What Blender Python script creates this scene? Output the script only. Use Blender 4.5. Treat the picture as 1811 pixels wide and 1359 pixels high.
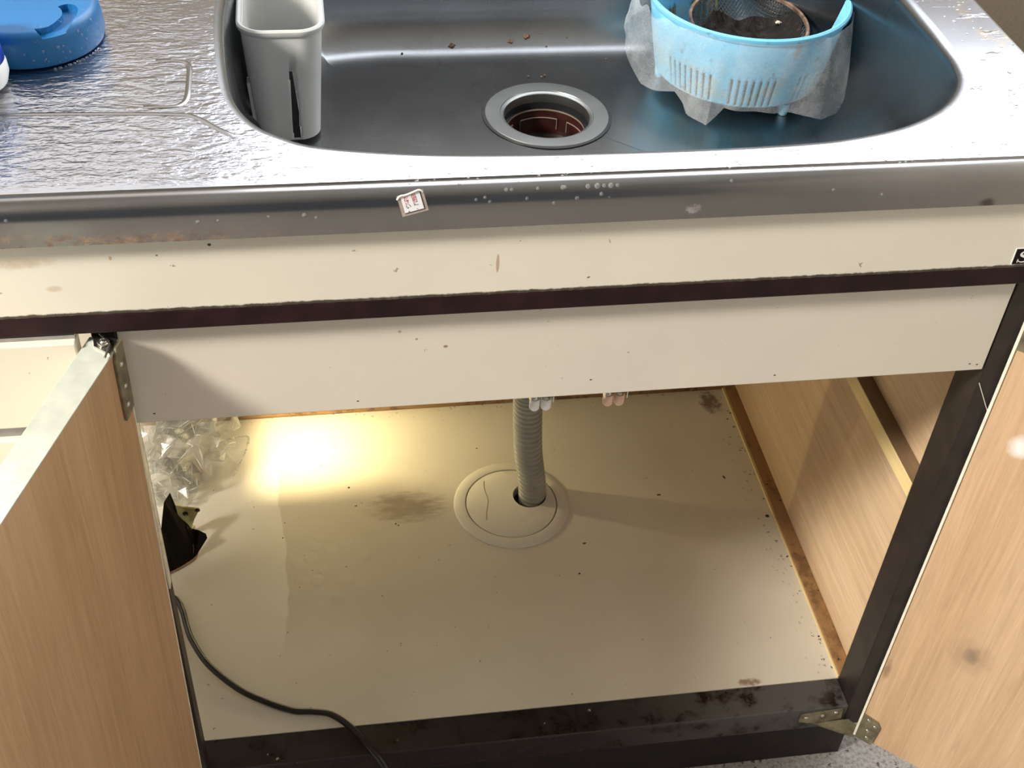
import bpy, bmesh, math, random
from mathutils import Vector, Matrix, noise
random.seed(7)
S = bpy.context.scene
COL = S.collection
for o in list(bpy.data.objects): bpy.data.objects.remove(o)

# ------------------------------------------------------------------ camera
cam_d = bpy.data.cameras.new('camera'); cam = bpy.data.objects.new('camera', cam_d); COL.objects.link(cam)
cam.location = (0.1599, -0.7739, 1.3892)
cam.rotation_mode = 'XYZ'
cam.rotation_euler = (0.8383, -0.0495, -0.1465)
cam_d.sensor_fit = 'HORIZONTAL'; cam_d.sensor_width = 36.0
cam_d.lens = 36.0 * 2224.34 / 1811.0
cam_d.clip_start = 0.01; cam_d.clip_end = 50
S.camera = cam

# ------------------------------------------------------------------ light
S.view_settings.view_transform = 'Standard'
S.view_settings.look = 'None'
S.view_settings.gamma = 1.0
S.view_settings.use_curve_mapping = False
S.view_settings.exposure = 0.0

W = bpy.data.worlds.new('world'); S.world = W; W.use_nodes = True
bgn = W.node_tree.nodes['Background']
bgn.inputs[0].default_value = (0.80, 0.88, 1.0, 1); bgn.inputs[1].default_value = 0.17

def area(name, loc, target, sx, sy, power, color):
    l = bpy.data.lights.new(name, 'AREA'); l.shape = 'RECTANGLE'; l.size = sx; l.size_y = sy
    l.energy = power; l.color = color
    o = bpy.data.objects.new(name, l); COL.objects.link(o); o.location = loc
    o.rotation_euler = (Vector(target) - Vector(loc)).to_track_quat('-Z', 'Y').to_euler()
    return o
# ceiling light to the left in front of the sink, window daylight from the back wall
area('ceiling_light', (-1.75, -0.75, 2.25), (0.2, 0.0, 0.5), 0.40, 0.40, 122, (1.0, 0.94, 0.84))
area('window_light', (0.665, 0.635, 1.58), (0.665, -0.6, 1.58), 1.17, 0.78, 15, (0.86, 0.92, 1.0))

# ------------------------------------------------------------------ material helpers
def newmat(name):
    m = bpy.data.materials.new(name); m.use_nodes = True
    nt = m.node_tree; b = nt.nodes['Principled BSDF']
    return m, nt, b
def nd(nt, typ, **kw):
    n = nt.nodes.new(typ)
    for k, v in kw.items():
        if k.startswith('i_'):
            key = k[2:]; key = int(key) if key.isdigit() else key
            n.inputs[key].default_value = v
        else: setattr(n, k, v)
    return n
def ramp(nt, src, stops):
    r = nt.nodes.new('ShaderNodeValToRGB'); e = r.color_ramp.elements
    while len(e) < len(stops): e.new(0.5)
    for el, (p, c) in zip(e, stops): el.position = p; el.color = c if len(c) == 4 else (*c, 1)
    nt.links.new(src, r.inputs[0]); return r.outputs[0]
def mix(nt, fac, a, b):
    m = nt.nodes.new('ShaderNodeMix'); m.data_type = 'RGBA'
    for s, v in ((m.inputs[0], fac), (m.inputs[6], a), (m.inputs[7], b)):
        if isinstance(v, (tuple, list)): s.default_value = (*v, 1) if len(v) == 3 else v
        elif isinstance(v, (int, float)): s.default_value = v
        else: nt.links.new(v, s)
    return m.outputs[2]
def mth(nt, op, a, b=None, clamp=False):
    m = nt.nodes.new('ShaderNodeMath'); m.operation = op; m.use_clamp = clamp
    for s, v in zip(m.inputs, (a, b)):
        if v is None: continue
        if isinstance(v, (int, float)): s.default_value = v
        else: nt.links.new(v, s)
    return m.outputs[0]
def coords(nt, scale=(1, 1, 1), rot=(0, 0, 0), loc=(0, 0, 0)):
    t = nt.nodes.new('ShaderNodeTexCoord'); mp = nt.nodes.new('ShaderNodeMapping')
    mp.inputs['Scale'].default_value = scale; mp.inputs['Rotation'].default_value = rot; mp.inputs['Location'].default_value = loc
    nt.links.new(t.outputs['Object'], mp.inputs[0]); return mp.outputs[0]
def noise_t(nt, vec, scale, detail=3, rough=0.5, dist=0.0):
    n = nt.nodes.new('ShaderNodeTexNoise'); n.inputs['Scale'].default_value = scale
    n.inputs['Detail'].default_value = detail; n.inputs['Roughness'].default_value = rough; n.inputs['Distortion'].default_value = dist
    nt.links.new(vec, n.inputs['Vector']); return n.outputs['Fac']
def specks(nt, vec, scale, size, keep):
    """small irregular dots: 1 inside a dot, 0 outside"""
    nz = nt.nodes.new('ShaderNodeTexNoise'); nz.inputs['Scale'].default_value = scale * 3; nt.links.new(vec, nz.inputs['Vector'])
    va = nt.nodes.new('ShaderNodeMix'); va.data_type = 'VECTOR'; va.inputs[0].default_value = 0.008
    nt.links.new(vec, va.inputs[4]); nt.links.new(nz.outputs['Color'], va.inputs[5])
    v = nt.nodes.new('ShaderNodeTexVoronoi'); v.inputs['Scale'].default_value = scale; nt.links.new(va.outputs[1], v.inputs['Vector'])
    sep = nt.nodes.new('ShaderNodeSeparateColor'); nt.links.new(v.outputs['Color'], sep.inputs[0])
    sz = mth(nt, 'MULTIPLY', sep.outputs[1], size)
    inside = mth(nt, 'LESS_THAN', v.outputs['Distance'], sz)
    k = mth(nt, 'GREATER_THAN', sep.outputs[0], 1 - keep)
    return mth(nt, 'MULTIPLY', inside, k)
def sepxyz(nt, vec):
    s = nt.nodes.new('ShaderNodeSeparateXYZ'); nt.links.new(vec, s.inputs[0]); return s.outputs
def bump(nt, b, h, strength, dist):
    bp = nt.nodes.new('ShaderNodeBump'); bp.inputs['Strength'].default_value = strength; bp.inputs['Distance'].default_value = dist
    nt.links.new(h, bp.inputs['Height']); nt.links.new(bp.outputs[0], b.inputs['Normal'])
def blob(nt, vec, c, r, soft=0.4, warp=None, wamt=0.0):
    """soft elliptic patch, 1 in the middle: c and r are (x,y,z); r 0 = ignore axis"""
    x, y, z = sepxyz(nt, vec)
    tot = None
    for ax, cc, rr in zip((x, y, z), c, r):
        if not rr: continue
        d = mth(nt, 'DIVIDE', mth(nt, 'SUBTRACT', ax, cc), rr); d = mth(nt, 'MULTIPLY', d, d)
        tot = d if tot is None else mth(nt, 'ADD', tot, d)
    if warp is not None: tot = mth(nt, 'ADD', tot, mth(nt, 'MULTIPLY', mth(nt, 'SUBTRACT', warp, 0.5), wamt))
    return mth(nt, 'DIVIDE', mth(nt, 'SUBTRACT', 1.0, tot), soft, clamp=True)

def plain(name, col, rough=0.5, metal=0.0, spec=0.5, nscale=0, namt=0.15):
    m, nt, b = newmat(name)
    b.inputs['Roughness'].default_value = rough; b.inputs['Metallic'].default_value = metal
    b.inputs['Specular IOR Level'].default_value = spec
    v = coords(nt)
    n = noise_t(nt, v, nscale or 60, 4)
    c = ramp(nt, n, [(0.3, tuple(x * (1 - namt) for x in col)), (0.7, tuple(min(1, x * (1 + namt)) for x in col))])
    nt.links.new(c, b.inputs['Base Color']); return m

def laminate(name, col, speck=(0.10, 0.06, 0.04), rough=0.42, keep=0.10, edge=None, stains=()):
    m, nt, b = newmat(name); b.inputs['Roughness'].default_value = rough
    v = coords(nt)
    c = ramp(nt, noise_t(nt, v, 9, 4), [(0.3, tuple(x * 0.94 for x in col)), (0.7, col)])
    w = noise_t(nt, v, 40, 5, 0.7)
    for (cc, rr, sc, amt) in stains:
        f = blob(nt, v, cc, rr, 1.0 if rr[0] > 0.002 else 0.4, w, 3.0 if rr[0] > 0.002 else 0.8)
        f = mth(nt, 'MULTIPLY', f, amt); c = mix(nt, f, c, sc)
    s1 = specks(nt, v, 55, 0.14, keep); s2 = specks(nt, v, 130, 0.2, keep * 0.6)
    c = mix(nt, mth(nt, 'MULTIPLY', s1, 0.85), c, speck); c = mix(nt, mth(nt, 'MULTIPLY', s2, 0.6), c, speck)
    if edge is not None:                                  # grime along one edge: (axis, value, width, colour)
        ax, val, wd, ec = edge
        d = mth(nt, 'ABSOLUTE', mth(nt, 'SUBTRACT', sepxyz(nt, v)[ax], val))
        d = mth(nt, 'ADD', d, mth(nt, 'MULTIPLY', mth(nt, 'SUBTRACT', noise_t(nt, v, 150, 5, 0.7), 0.5), wd * 1.6))
        f = mth(nt, 'DIVIDE', mth(nt, 'SUBTRACT', wd, d), wd * 0.6, clamp=True); c = mix(nt, f, c, ec)
    nt.links.new(c, b.inputs['Base Color']); return m

def wood(name, col, grain_axis='z', rough=0.5, contrast=0.19, dirt=0.0, knots_and_glints=(), wave=0.0):
    m, nt, b = newmat(name); b.inputs['Roughness'].default_value = rough
    lo, hi = 2.2, 60
    sc = {'x': (lo, hi, hi), 'y': (hi, lo, hi), 'z': (hi, hi, lo)}[grain_axis]
    v = coords(nt, sc); v1 = coords(nt)
    fine = noise_t(nt, v, 3.2, 6, 0.7, 0.9); broad = noise_t(nt, coords(nt, tuple(x * 0.16 for x in sc)), 2.0, 3, 0.5, 0.8)
    dk = tuple(x * (1 - contrast) for x in col); lt = tuple(min(1, x * (1 + contrast * 0.6)) for x in col)
    c = ramp(nt, fine, [(0.28, dk), (0.68, lt)])
    c2 = ramp(nt, broad, [(0.3, tuple(x * (1 - contrast * 0.7) for x in (1, 0.95, 0.88))), (0.65, (1, 1, 1))])
    mm = nt.nodes.new('ShaderNodeMix'); mm.data_type = 'RGBA'; mm.blend_type = 'MULTIPLY'; mm.inputs[0].default_value = 1
    nt.links.new(c, mm.inputs[6]); nt.links.new(c2, mm.inputs[7]); c = mm.outputs[2]
    w = noise_t(nt, v1, 60, 4)
    for (cc, rr, kc, amt) in knots_and_glints:
        f = mth(nt, 'MULTIPLY', blob(nt, v1, cc, rr, 1.0, w, 1.2), amt); c = mix(nt, f, c, kc)
    if dirt:
        f = mth(nt, 'MULTIPLY', ramp(nt, noise_t(nt, v1, 25, 5, 0.75), [(0.52, (0, 0, 0)), (0.62, (1, 1, 1))]), dirt)
        c = mix(nt, f, c, (0.10, 0.05, 0.02)); c = mix(nt, specks(nt, v1, 110, 0.3, 0.25), c, (0.03, 0.02, 0.015))
    nt.links.new(c, b.inputs['Base Color'])
    bump(nt, b, fine, 0.12, 0.001); return m

# ------------------------------------------------------------------ materials
def steel_mat(name, rough=0.26, col=(0.56, 0.56, 0.56), emboss=False, rust=False, brush='x'):
    m, nt, b = newmat(name); b.inputs['Metallic'].default_value = 1.0
    v = coords(nt)
    n = noise_t(nt, v, 14, 5, 0.6)
    c = ramp(nt, n, [(0.3, tuple(x * 0.86 for x in col)), (0.7, col)])
    rg = ramp(nt, noise_t(nt, v, 9, 2), [(0.25, (rough * 0.92,) * 3), (0.75, (rough * 1.08,) * 3)])
    sc = {'x': (3, 260, 260), 'y': (260, 3, 260), 'z': (260, 260, 3)}[brush]
    br = noise_t(nt, coords(nt, sc), 1.0, 3)
    if emboss:
        x, y, z = sepxyz(nt, v)
        edge = mth(nt, 'ADD', x, mth(nt, 'MULTIPLY', y, 0.25))
        mask = mth(nt, 'DIVIDE', mth(nt, 'SUBTRACT', 0.20, edge), 0.10, clamp=True)
        mask = mth(nt, 'MULTIPLY', mask, mth(nt, 'DIVIDE', mth(nt, 'SUBTRACT', y, -0.004), 0.01, clamp=True))
        e1 = noise_t(nt, coords(nt, (42, 115, 1), (0, 0, 0.10)), 1.0, 2.5, 0.55, 0.6)
        e2 = noise_t(nt, coords(nt, (160, 300, 1), (0, 0, 0.3)), 1.0, 2, 0.5, 0.4)
        h = mth(nt, 'ADD', e1, mth(nt, 'MULTIPLY', e2, 0.35))
        # drops and streaks of water on the plain part of the rim
        wet = specks(nt, coords(nt, (0.5, 1.6, 1)), 70, 0.42, 0.14)
        wet2 = ramp(nt, noise_t(nt, coords(nt, (28, 120, 1), (0, 0, 0.1)), 1.0, 3, 0.5, 0.8), [(0.64, (0, 0, 0)), (0.70, (1, 1, 1))])
        plainm = mth(nt, 'SUBTRACT', 1.0, mask)
        h = mth(nt, 'ADD', mth(nt, 'MULTIPLY', h, mask), mth(nt, 'MULTIPLY', mth(nt, 'ADD', wet, mth(nt, 'MULTIPLY', wet2, 0.6)), mth(nt, 'MULTIPLY', plainm, 0.25)))
        bump(nt, b, h, 0.85, 0.0022)
        st = mth(nt, 'MULTIPLY', ramp(nt, noise_t(nt, v, 22, 5, 0.7), [(0.55, (0, 0, 0)), (0.7, (1, 1, 1))]), blob(nt, v, (0.765, 0.22, 0), (0.02, 0.12, 0), 1.0))
        c = mix(nt, mth(nt, 'MULTIPLY', st, 0.8), c, (0.75, 0.55, 0.28))
    else:
        bump(nt, b, br, 0.10, 0.0004)
    if rust:
        x, y, z = sepxyz(nt, v)
        f = mth(nt, 'DIVIDE', mth(nt, 'SUBTRACT', 0.872, z), 0.014, clamp=True)
        f = mth(nt, 'MULTIPLY', f, mth(nt, 'DIVIDE', mth(nt, 'SUBTRACT', 0.17, x), 0.16, clamp=True))
        nz = ramp(nt, noise_t(nt, coords(nt, (1, 1, 1.6)), 75, 6, 0.75), [(0.44, (0, 0, 0)), (0.60, (1, 1, 1))])
        f = mth(nt, 'MULTIPLY', f, nz, clamp=True)
        rc = ramp(nt, noise_t(nt, v, 120, 4), [(0.4, (0.16, 0.06, 0.02)), (0.6, (0.42, 0.25, 0.12))])
        # a few dull lime spots and a dark spot at the right end
        f3 = mth(nt, 'MULTIPLY', blob(nt, v, (0.668, 0, 0.8615), (0.010, 0, 0.005), 1.0, noise_t(nt, v, 90, 5), 3.0), 0.7)
        f4 = mth(nt, 'MULTIPLY', blob(nt, v, (0.433, 0, 0.8673), (0.006, 0, 0.005), 1.0, noise_t(nt, v, 220, 5, 0.7), 4.5), 0.6)
        c = mix(nt, f4, c, (0.75, 0.74, 0.72))
        c = mix(nt, f, c, rc); c = mix(nt, f3, c, (0.05, 0.03, 0.025))
        mt = mth(nt, 'SUBTRACT', 1.0, mth(nt, 'MULTIPLY', f, 0.9)); nt.links.new(mt, b.inputs['Metallic'])
    nt.links.new(rg, b.inputs['Roughness']); nt.links.new(c, b.inputs['Base Color'])
    return m

M = {}
M['steel_top'] = steel_mat('embossed_steel', 0.23, (0.46, 0.465, 0.50), emboss=True)
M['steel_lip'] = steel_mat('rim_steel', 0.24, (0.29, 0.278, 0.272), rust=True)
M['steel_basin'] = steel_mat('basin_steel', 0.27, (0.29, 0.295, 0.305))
M['steel_ring'] = steel_mat('drain_steel', 0.42, (0.30, 0.305, 0.295))
CREAM = (0.80, 0.75, 0.64)
M['cream_top'] = laminate('cream_panel', CREAM, edge=(2, 0.7895, 0.0022, (0.06, 0.045, 0.03)),
    stains=[((-0.055, 0, 0.838), (0.026, 0, 0.006), (0.50, 0.33, 0.16), 0.5), ((0.29, 0, 0.818), (0.0015, 0, 0.01), (0.45, 0.30, 0.18), 0.8), ((-0.036, 0, 0.814), (0.006, 0, 0.003), (0.50, 0.36, 0.22), 0.5), ((0.0784, 0, 0.8471), (0.0016, 0, 0.0014), (0.02, 0.015, 0.012), 1.0), ((0.0405, 0, 0.8397), (0.0010, 0, 0.0008), (0.1, 0.08, 0.06), 0.9), ((0.008, 0, 0.839), (0.0012, 0, 0.0020), (0.48, 0.33, 0.17), 0.8)])
M['cream_apron'] = laminate('cream_apron', (0.74, 0.68, 0.59), keep=0.07, stains=[((0.2157, 0, 0.7458), (0.0016, 0, 0.0016), (0.35, 0.22, 0.12), 0.7), ((0.2527, 0, 0.7276), (0.002, 0, 0.0016), (0.22, 0.12, 0.07), 0.8), ((0.2292, 0, 0.7371), (0.0012, 0, 0.0012), (0.30, 0.18, 0.10), 0.8), ((0.0155, 0, 0.6736), (0.0013, 0, 0.0008), (0.02, 0.015, 0.012), 1.0), ((0.1802, 0, 0.6732), (0.0013, 0, 0.0008), (0.02, 0.015, 0.012), 1.0), ((0.542, 0, 0.673), (0.0013, 0, 0.0008), (0.02, 0.015, 0.012), 1.0), ((0.7241, 0, 0.6719), (0.0013, 0, 0.0008), (0.02, 0.015, 0.012), 1.0), ((0.7315, 0, 0.6706), (0.0013, 0, 0.0008), (0.02, 0.015, 0.012), 1.0), ((0.3774, 0, 0.6811), (0.0013, 0, 0.0008), (0.02, 0.015, 0.012), 1.0)])
M['cream_drawer'] = laminate('cream_drawer_front', (0.74, 0.69, 0.585), keep=0.09)
M['dark'] = plain('dark_brown_frame', (0.022, 0.015, 0.014), 0.45, 0, 0.35, nscale=40, namt=0.35)
M['maroon'] = plain('dark_maroon_rail', (0.018, 0.006, 0.007), 0.5, 0, 0.2, nscale=50, namt=0.4)
def wet_dark():
    m, nt, b = newmat('worn_dark_brown')
    v = coords(nt)
    n = noise_t(nt, v, 26, 6, 0.7)
    x, y, z = sepxyz(nt, v)
    right = mth(nt, 'DIVIDE', mth(nt, 'SUBTRACT', x, 0.42), 0.16, clamp=True)
    f = mth(nt, 'MULTIPLY', ramp(nt, n, [(0.40, (0, 0, 0)), (0.52, (1, 1, 1))]), right)
    c = mix(nt, f, (0.014, 0.008, 0.008), (0.075, 0.07, 0.07))
    c = mix(nt, specks(nt, v, 90, 0.18, 0.10), c, (0.35, 0.33, 0.3))
    nt.links.new(c, b.inputs['Base Color'])
    nt.links.new(ramp(nt, n, [(0.4, (0.25,) * 3), (0.55, (0.55,) * 3)]), b.inputs['Roughness']); return m
M['wet_dark'] = wet_dark()
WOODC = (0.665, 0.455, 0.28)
M['wood_door'] = wood('plywood_door', WOODC, 'z', knots_and_glints=[((0.0773, 0, 0.3198 - 0.104), (0.010, 0, 0.016), (0.16, 0.11, 0.09), 0.9), ((0.0773, 0, 0.3198 - 0.104), (0.026, 0, 0.03), (0.42, 0.28, 0.18), 0.6), ((0.036, 0, 0.5014), (0.012, 0, 0.016), (0.88, 0.84, 0.80), 1.0),  # the near-white blob is a lamp reflection painted into the wood
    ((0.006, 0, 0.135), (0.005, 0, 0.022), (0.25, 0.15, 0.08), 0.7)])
M['wood_door_shaded'] = wood('plywood_door_shaded', (0.56, 0.36, 0.205), 'z')  # same plywood as the right door, with its shade put into the colour
M['wood_side'] = wood('plywood_side', (0.72, 0.53, 0.35), 'y')
M['wood_cleat'] = wood('pine_cleat', (0.84, 0.66, 0.33), 'y', contrast=0.12)
M['wood_cleat_dirty'] = wood('stained_cleat', (0.36, 0.20, 0.09), 'y', dirt=0.6)
M['wood_cleat_x'] = wood('stained_back_cleat', (0.34, 0.20, 0.09), 'x', dirt=0.75)
M['top_grime'] = wood('dusty_cleat_top', (0.26, 0.17, 0.10), 'y', contrast=0.15)

def floorboard():
    m, nt, b = newmat('cabinet_floor_laminate'); b.inputs['Roughness'].default_value = 0.5
    v = coords(nt)
    c = ramp(nt, noise_t(nt, v, 7, 4), [(0.3, (0.66, 0.61, 0.515)), (0.7, (0.74, 0.69, 0.595))])
    x, y, z = sepxyz(nt, v)
    # dried water mark: everything right of a wavy line, fading out to the right
    wl = mth(nt, 'ADD', 0.082, mth(nt, 'MULTIPLY', mth(nt, 'SINE', mth(nt, 'MULTIPLY', mth(nt, 'SUBTRACT', y, 0.36), 14.0)), -0.006))
    wl = mth(nt, 'ADD', wl, mth(nt, 'MULTIPLY', mth(nt, 'SUBTRACT', noise_t(nt, v, 30, 4), 0.5), 0.012))
    inr = mth(nt, 'DIVIDE', mth(nt, 'SUBTRACT', x, wl), 0.0025, clamp=True)
    fade = mth(nt, 'DIVIDE', mth(nt, 'SUBTRACT', 0.42, x), 0.30, clamp=True)
    fy = mth(nt, 'MULTIPLY', mth(nt, 'DIVIDE', mth(nt, 'SUBTRACT', y, 0.14), 0.08, clamp=True), mth(nt, 'DIVIDE', mth(nt, 'SUBTRACT', 0.47, y), 0.05, clamp=True))
    f = mth(nt, 'MULTIPLY', mth(nt, 'MULTIPLY', inr, fade), fy)
    c = mix(nt, mth(nt, 'MULTIPLY', f, 0.42), c, (0.36, 0.29, 0.18))
    # pale swollen blisters inside the mark
    vb = nt.nodes.new('ShaderNodeTexVoronoi'); vb.inputs['Scale'].default_value = 45; nt.links.new(v, vb.inputs['Vector'])
    bl = blob(nt, v, (0.16, 0.27, 0), (0.09, 0.07, 0), 0.8, noise_t(nt, v, 40, 3), 1.0)
    blf = mth(nt, 'MULTIPLY', ramp(nt, vb.outputs['Distance'], [(0.25, (1, 1, 1)), (0.45, (0, 0, 0))]), bl)
    c = mix(nt, mth(nt, 'MULTIPLY', blf, 0.22), c, (0.66, 0.59, 0.46))
    # brown streaky stain left of the pipe plate
    st = blob(nt, v, (0.250, 0.368, 0), (0.056, 0.032, 0), 0.9, noise_t(nt, coords(nt, (40, 130, 1)), 1.0, 5, 0.7), 2.6)
    c = mix(nt, mth(nt, 'MULTIPLY', st, 0.55), c, (0.20, 0.125, 0.06))
    st2 = blob(nt, v, (0.714, 0.53, 0), (0.016, 0.028, 0), 0.8, noise_t(nt, v, 90, 5, 0.7), 3.0)
    c = mix(nt, mth(nt, 'MULTIPLY', st2, 0.8), c, (0.12, 0.07, 0.045))
    st3 = blob(nt, v, (0.63, 0.045, 0), (0.016, 0.006, 0), 0.8, noise_t(nt, v, 120, 5, 0.7), 3.0)
    c = mix(nt, mth(nt, 'MULTIPLY', st3, 0.8), c, (0.22, 0.10, 0.05))
    for (fx, fy, fr) in ((0.7316, 0.3019, 0.0030), (0.7364, 0.1008, 0.0015), (0.2316, 0.339, 0.0012), (0.2350, 0.3360, 0.0012), (0.0842, 0.3296, 0.0012), (0.1736, 0.4105, 0.0018), (0.4586, 0.2303, 0.0016)):
        c = mix(nt, blob(nt, v, (fx, fy, 0), (fr, fr, 0), 0.3, noise_t(nt, v, 300, 3), 1.0), c, (0.03, 0.018, 0.012))
    # grime dots, dense along the right edge and the back
    s1 = specks(nt, v, 42, 0.10, 0.30); s2 = specks(nt, v, 120, 0.17, 0.10)
    edge = mth(nt, 'ADD', mth(nt, 'DIVIDE', mth(nt, 'SUBTRACT', x, 0.705), 0.03, clamp=True), mth(nt, 'DIVIDE', mth(nt, 'SUBTRACT', y, 0.535), 0.03, clamp=True), clamp=True)
    s3 = mth(nt, 'MULTIPLY', specks(nt, v, 170, 0.36, 0.55), edge)
    for s_, k in ((s1, 0.9), (s2, 0.7), (s3, 0.9)): c = mix(nt, mth(nt, 'MULTIPLY', s_, k), c, (0.05, 0.032, 0.02))
    nt.links.new(c, b.inputs['Base Color'])
    bump(nt, b, mth(nt, 'ADD', mth(nt, 'MULTIPLY', blf, 1.0), mth(nt, 'MULTIPLY', noise_t(nt, v, 50, 3), 0.15)), 0.25, 0.002)
    return m
M['board'] = floorboard()
M['edge_green'] = plain('grey_green_edge_strip', (0.50, 0.53, 0.47), 0.40, nscale=45, namt=0.14)
M['pale_edge'] = plain('pale_edge', (0.85, 0.80, 0.66), 0.5)
M['hinge'] = plain('dull_brass_hinge', (0.24, 0.21, 0.135), 0.42, 0.5, nscale=70, namt=0.45)
M['screw'] = plain('screw_steel', (0.62, 0.60, 0.55), 0.3, 1.0)
M['pull'] = plain('aluminium_pull', (0.34, 0.33, 0.335), 0.4, 0.7)
M['hose'] = plain('grey_corrugated_plastic', (0.34, 0.33, 0.29), 0.38, nscale=25)
M['plate'] = laminate('off_white_plastic_plate', (0.74, 0.70, 0.62), keep=0.10, rough=0.4)
M['white_roller'] = plain('white_roller', (0.85, 0.85, 0.84), 0.35, namt=0.04)
M['salmon_roller'] = plain('salmon_roller', (0.78, 0.52, 0.40), 0.35, namt=0.06)
M['black'] = plain('black_plastic', (0.008, 0.007, 0.007), 0.35)
M['black_sheet'] = plain('black_sheet', (0.006, 0.004, 0.003), 0.8, 0, 0.15, nscale=35, namt=0.5)
M['cord'] = plain('black_cord', (0.012, 0.010, 0.010), 0.33)
M['brass_plate'] = plain('yellowed_plate', (0.42, 0.37, 0.17), 0.35, 0.35, nscale=40, namt=0.3)
M['wallpaper'] = plain('beige_wallpaper', (0.33, 0.285, 0.225), 0.85, nscale=300, namt=0.12)
M['wall'] = plain('pale_wall', (0.55, 0.53, 0.49), 0.9, nscale=100, namt=0.05)
M['ceiling'] = plain('ceiling_white', (0.42, 0.415, 0.40), 0.9, nscale=60, namt=0.05)
M['blue_lid'] = plain('blue_lid', (0.008, 0.125, 0.33), 0.42, nscale=15, namt=0.10)
M['blue_cap'] = plain('bright_blue', (0.02, 0.26, 0.78), 0.3)
M['navy'] = plain('navy_band', (0.008, 0.03, 0.28), 0.35)
M['bottle_white'] = plain('white_bottle', (0.80, 0.80, 0.78), 0.35, namt=0.04)
M['cup_red'] = plain('red_brown_cup', (0.030, 0.008, 0.007), 0.30, nscale=60, namt=0.5)
M['cup_edge'] = plain('slimed_edge', (0.17, 0.13, 0.10), 0.4)
M['cup_floor'] = plain('murky_water', (0.035, 0.035, 0.028), 0.15, nscale=50, namt=0.4)
M['seal'] = plain('black_seal', (0.012, 0.012, 0.014), 0.5)
M['rusty_rim'] = plain('rusty_wire_rim', (0.34, 0.22, 0.16), 0.35, 0.7, nscale=110, namt=0.6)
M['mesh'] = plain('dark_wire_mesh', (0.10, 0.095, 0.09), 0.4, 0.6)
M['egg'] = plain('pale_scrap', (0.62, 0.56, 0.44), 0.6, nscale=120, namt=0.3)
M['crumb'] = plain('brown_crumb', (0.15, 0.08, 0.045), 0.7, nscale=300, namt=0.6)
M['ink_red'] = plain('red_ink', (0.50, 0.05, 0.07), 0.5)
M['ink_black'] = plain('black_ink', (0.05, 0.03, 0.05), 0.5)
M['sticker_white'] = plain('sticker_white', (0.80, 0.80, 0.84), 0.35, namt=0.02)
M['badge_white'] = plain('badge_white', (0.82, 0.80, 0.78), 0.4, namt=0.02)
M['badge_black'] = plain('badge_black', (0.006, 0.004, 0.004), 0.6, 0, 0.15)

def residue():
    m, nt, b = newmat('soggy_residue'); v = coords(nt)
    c = ramp(nt, noise_t(nt, v, 95, 5, 0.7), [(0.35, (0.004, 0.003, 0.002)), (0.58, (0.008, 0.005, 0.003)), (0.72, (0.05, 0.03, 0.018)), (0.82, (0.25, 0.18, 0.11))])
    nt.links.new(c, b.inputs['Base Color']); b.inputs['Roughness'].default_value = 0.6; b.inputs['Specular IOR Level'].default_value = 0.2
    bump(nt, b, noise_t(nt, v, 180, 4), 0.7, 0.003); return m
M['residue'] = residue()
def basket_mat():
    m, nt, b = newmat('sky_blue_plastic'); v = coords(nt); b.inputs['Roughness'].default_value = 0.42
    c = ramp(nt, noise_t(nt, v, 12, 3), [(0.3, (0.16, 0.50, 0.76)), (0.7, (0.20, 0.58, 0.83))])
    x, y, z = sepxyz(nt, v)
    low = mth(nt, 'DIVIDE', mth(nt, 'SUBTRACT', 0.815, z), 0.03, clamp=True)
    g = mth(nt, 'MULTIPLY', ramp(nt, noise_t(nt, v, 38, 5, 0.7), [(0.45, (0, 0, 0)), (0.62, (1, 1, 1))]), low)
    c = mix(nt, mth(nt, 'MULTIPLY', g, 0.55), c, (0.45, 0.40, 0.22))
    g2 = mth(nt, 'MULTIPLY', ramp(nt, noise_t(nt, v, 70, 6, 0.75), [(0.60, (0, 0, 0)), (0.66, (1, 1, 1))]), 0.6)
    c = mix(nt, g2, c, (0.10, 0.12, 0.11))
    s = blob(nt, v, (0.627, 0, 0.826), (0.004, 0, 0.012), 0.8, noise_t(nt, v, 150, 4), 1.5)
    c = mix(nt, mth(nt, 'MULTIPLY', s, 0.7), c, (0.30, 0.17, 0.07))
    nt.links.new(c, b.inputs['Base Color']); return m
M['basket'] = basket_mat()
M['slot_dark'] = plain('slot_grime', (0.20, 0.15, 0.07), 0.6, nscale=200, namt=0.5)
def net_mat():
    m, nt, b = newmat('white_net'); v = coords(nt)
    out = nt.nodes['Material Output']
    d = nd(nt, 'ShaderNodeBsdfDiffuse', i_Color=(0.80, 0.81, 0.82, 1)); t = nd(nt, 'ShaderNodeBsdfTranslucent', i_Color=(0.8, 0.81, 0.83, 1))
    tr = nd(nt, 'ShaderNodeBsdfTransparent')
    a = nt.nodes.new('ShaderNodeMixShader'); a.inputs[0].default_value = 0.45; nt.links.new(d.outputs[0], a.inputs[1]); nt.links.new(t.outputs[0], a.inputs[2])
    fac = ramp(nt, noise_t(nt, v, 26, 5, 0.65), [(0.30, (0.18,) * 3), (0.70, (0.48,) * 3)])
    fb = noise_t(nt, coords(nt, (500, 500, 900)), 1.0, 2)
    f2 = mth(nt, 'ADD', fac, mth(nt, 'MULTIPLY', mth(nt, 'SUBTRACT', fb, 0.5), 0.25), clamp=True)
    x = nt.nodes.new('ShaderNodeMixShader'); nt.links.new(f2, x.inputs[0]); nt.links.new(tr.outputs[0], x.inputs[1]); nt.links.new(a.outputs[0], x.inputs[2])
    nt.links.new(x.outputs[0], out.inputs[0]); return m
M['net'] = net_mat()
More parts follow.
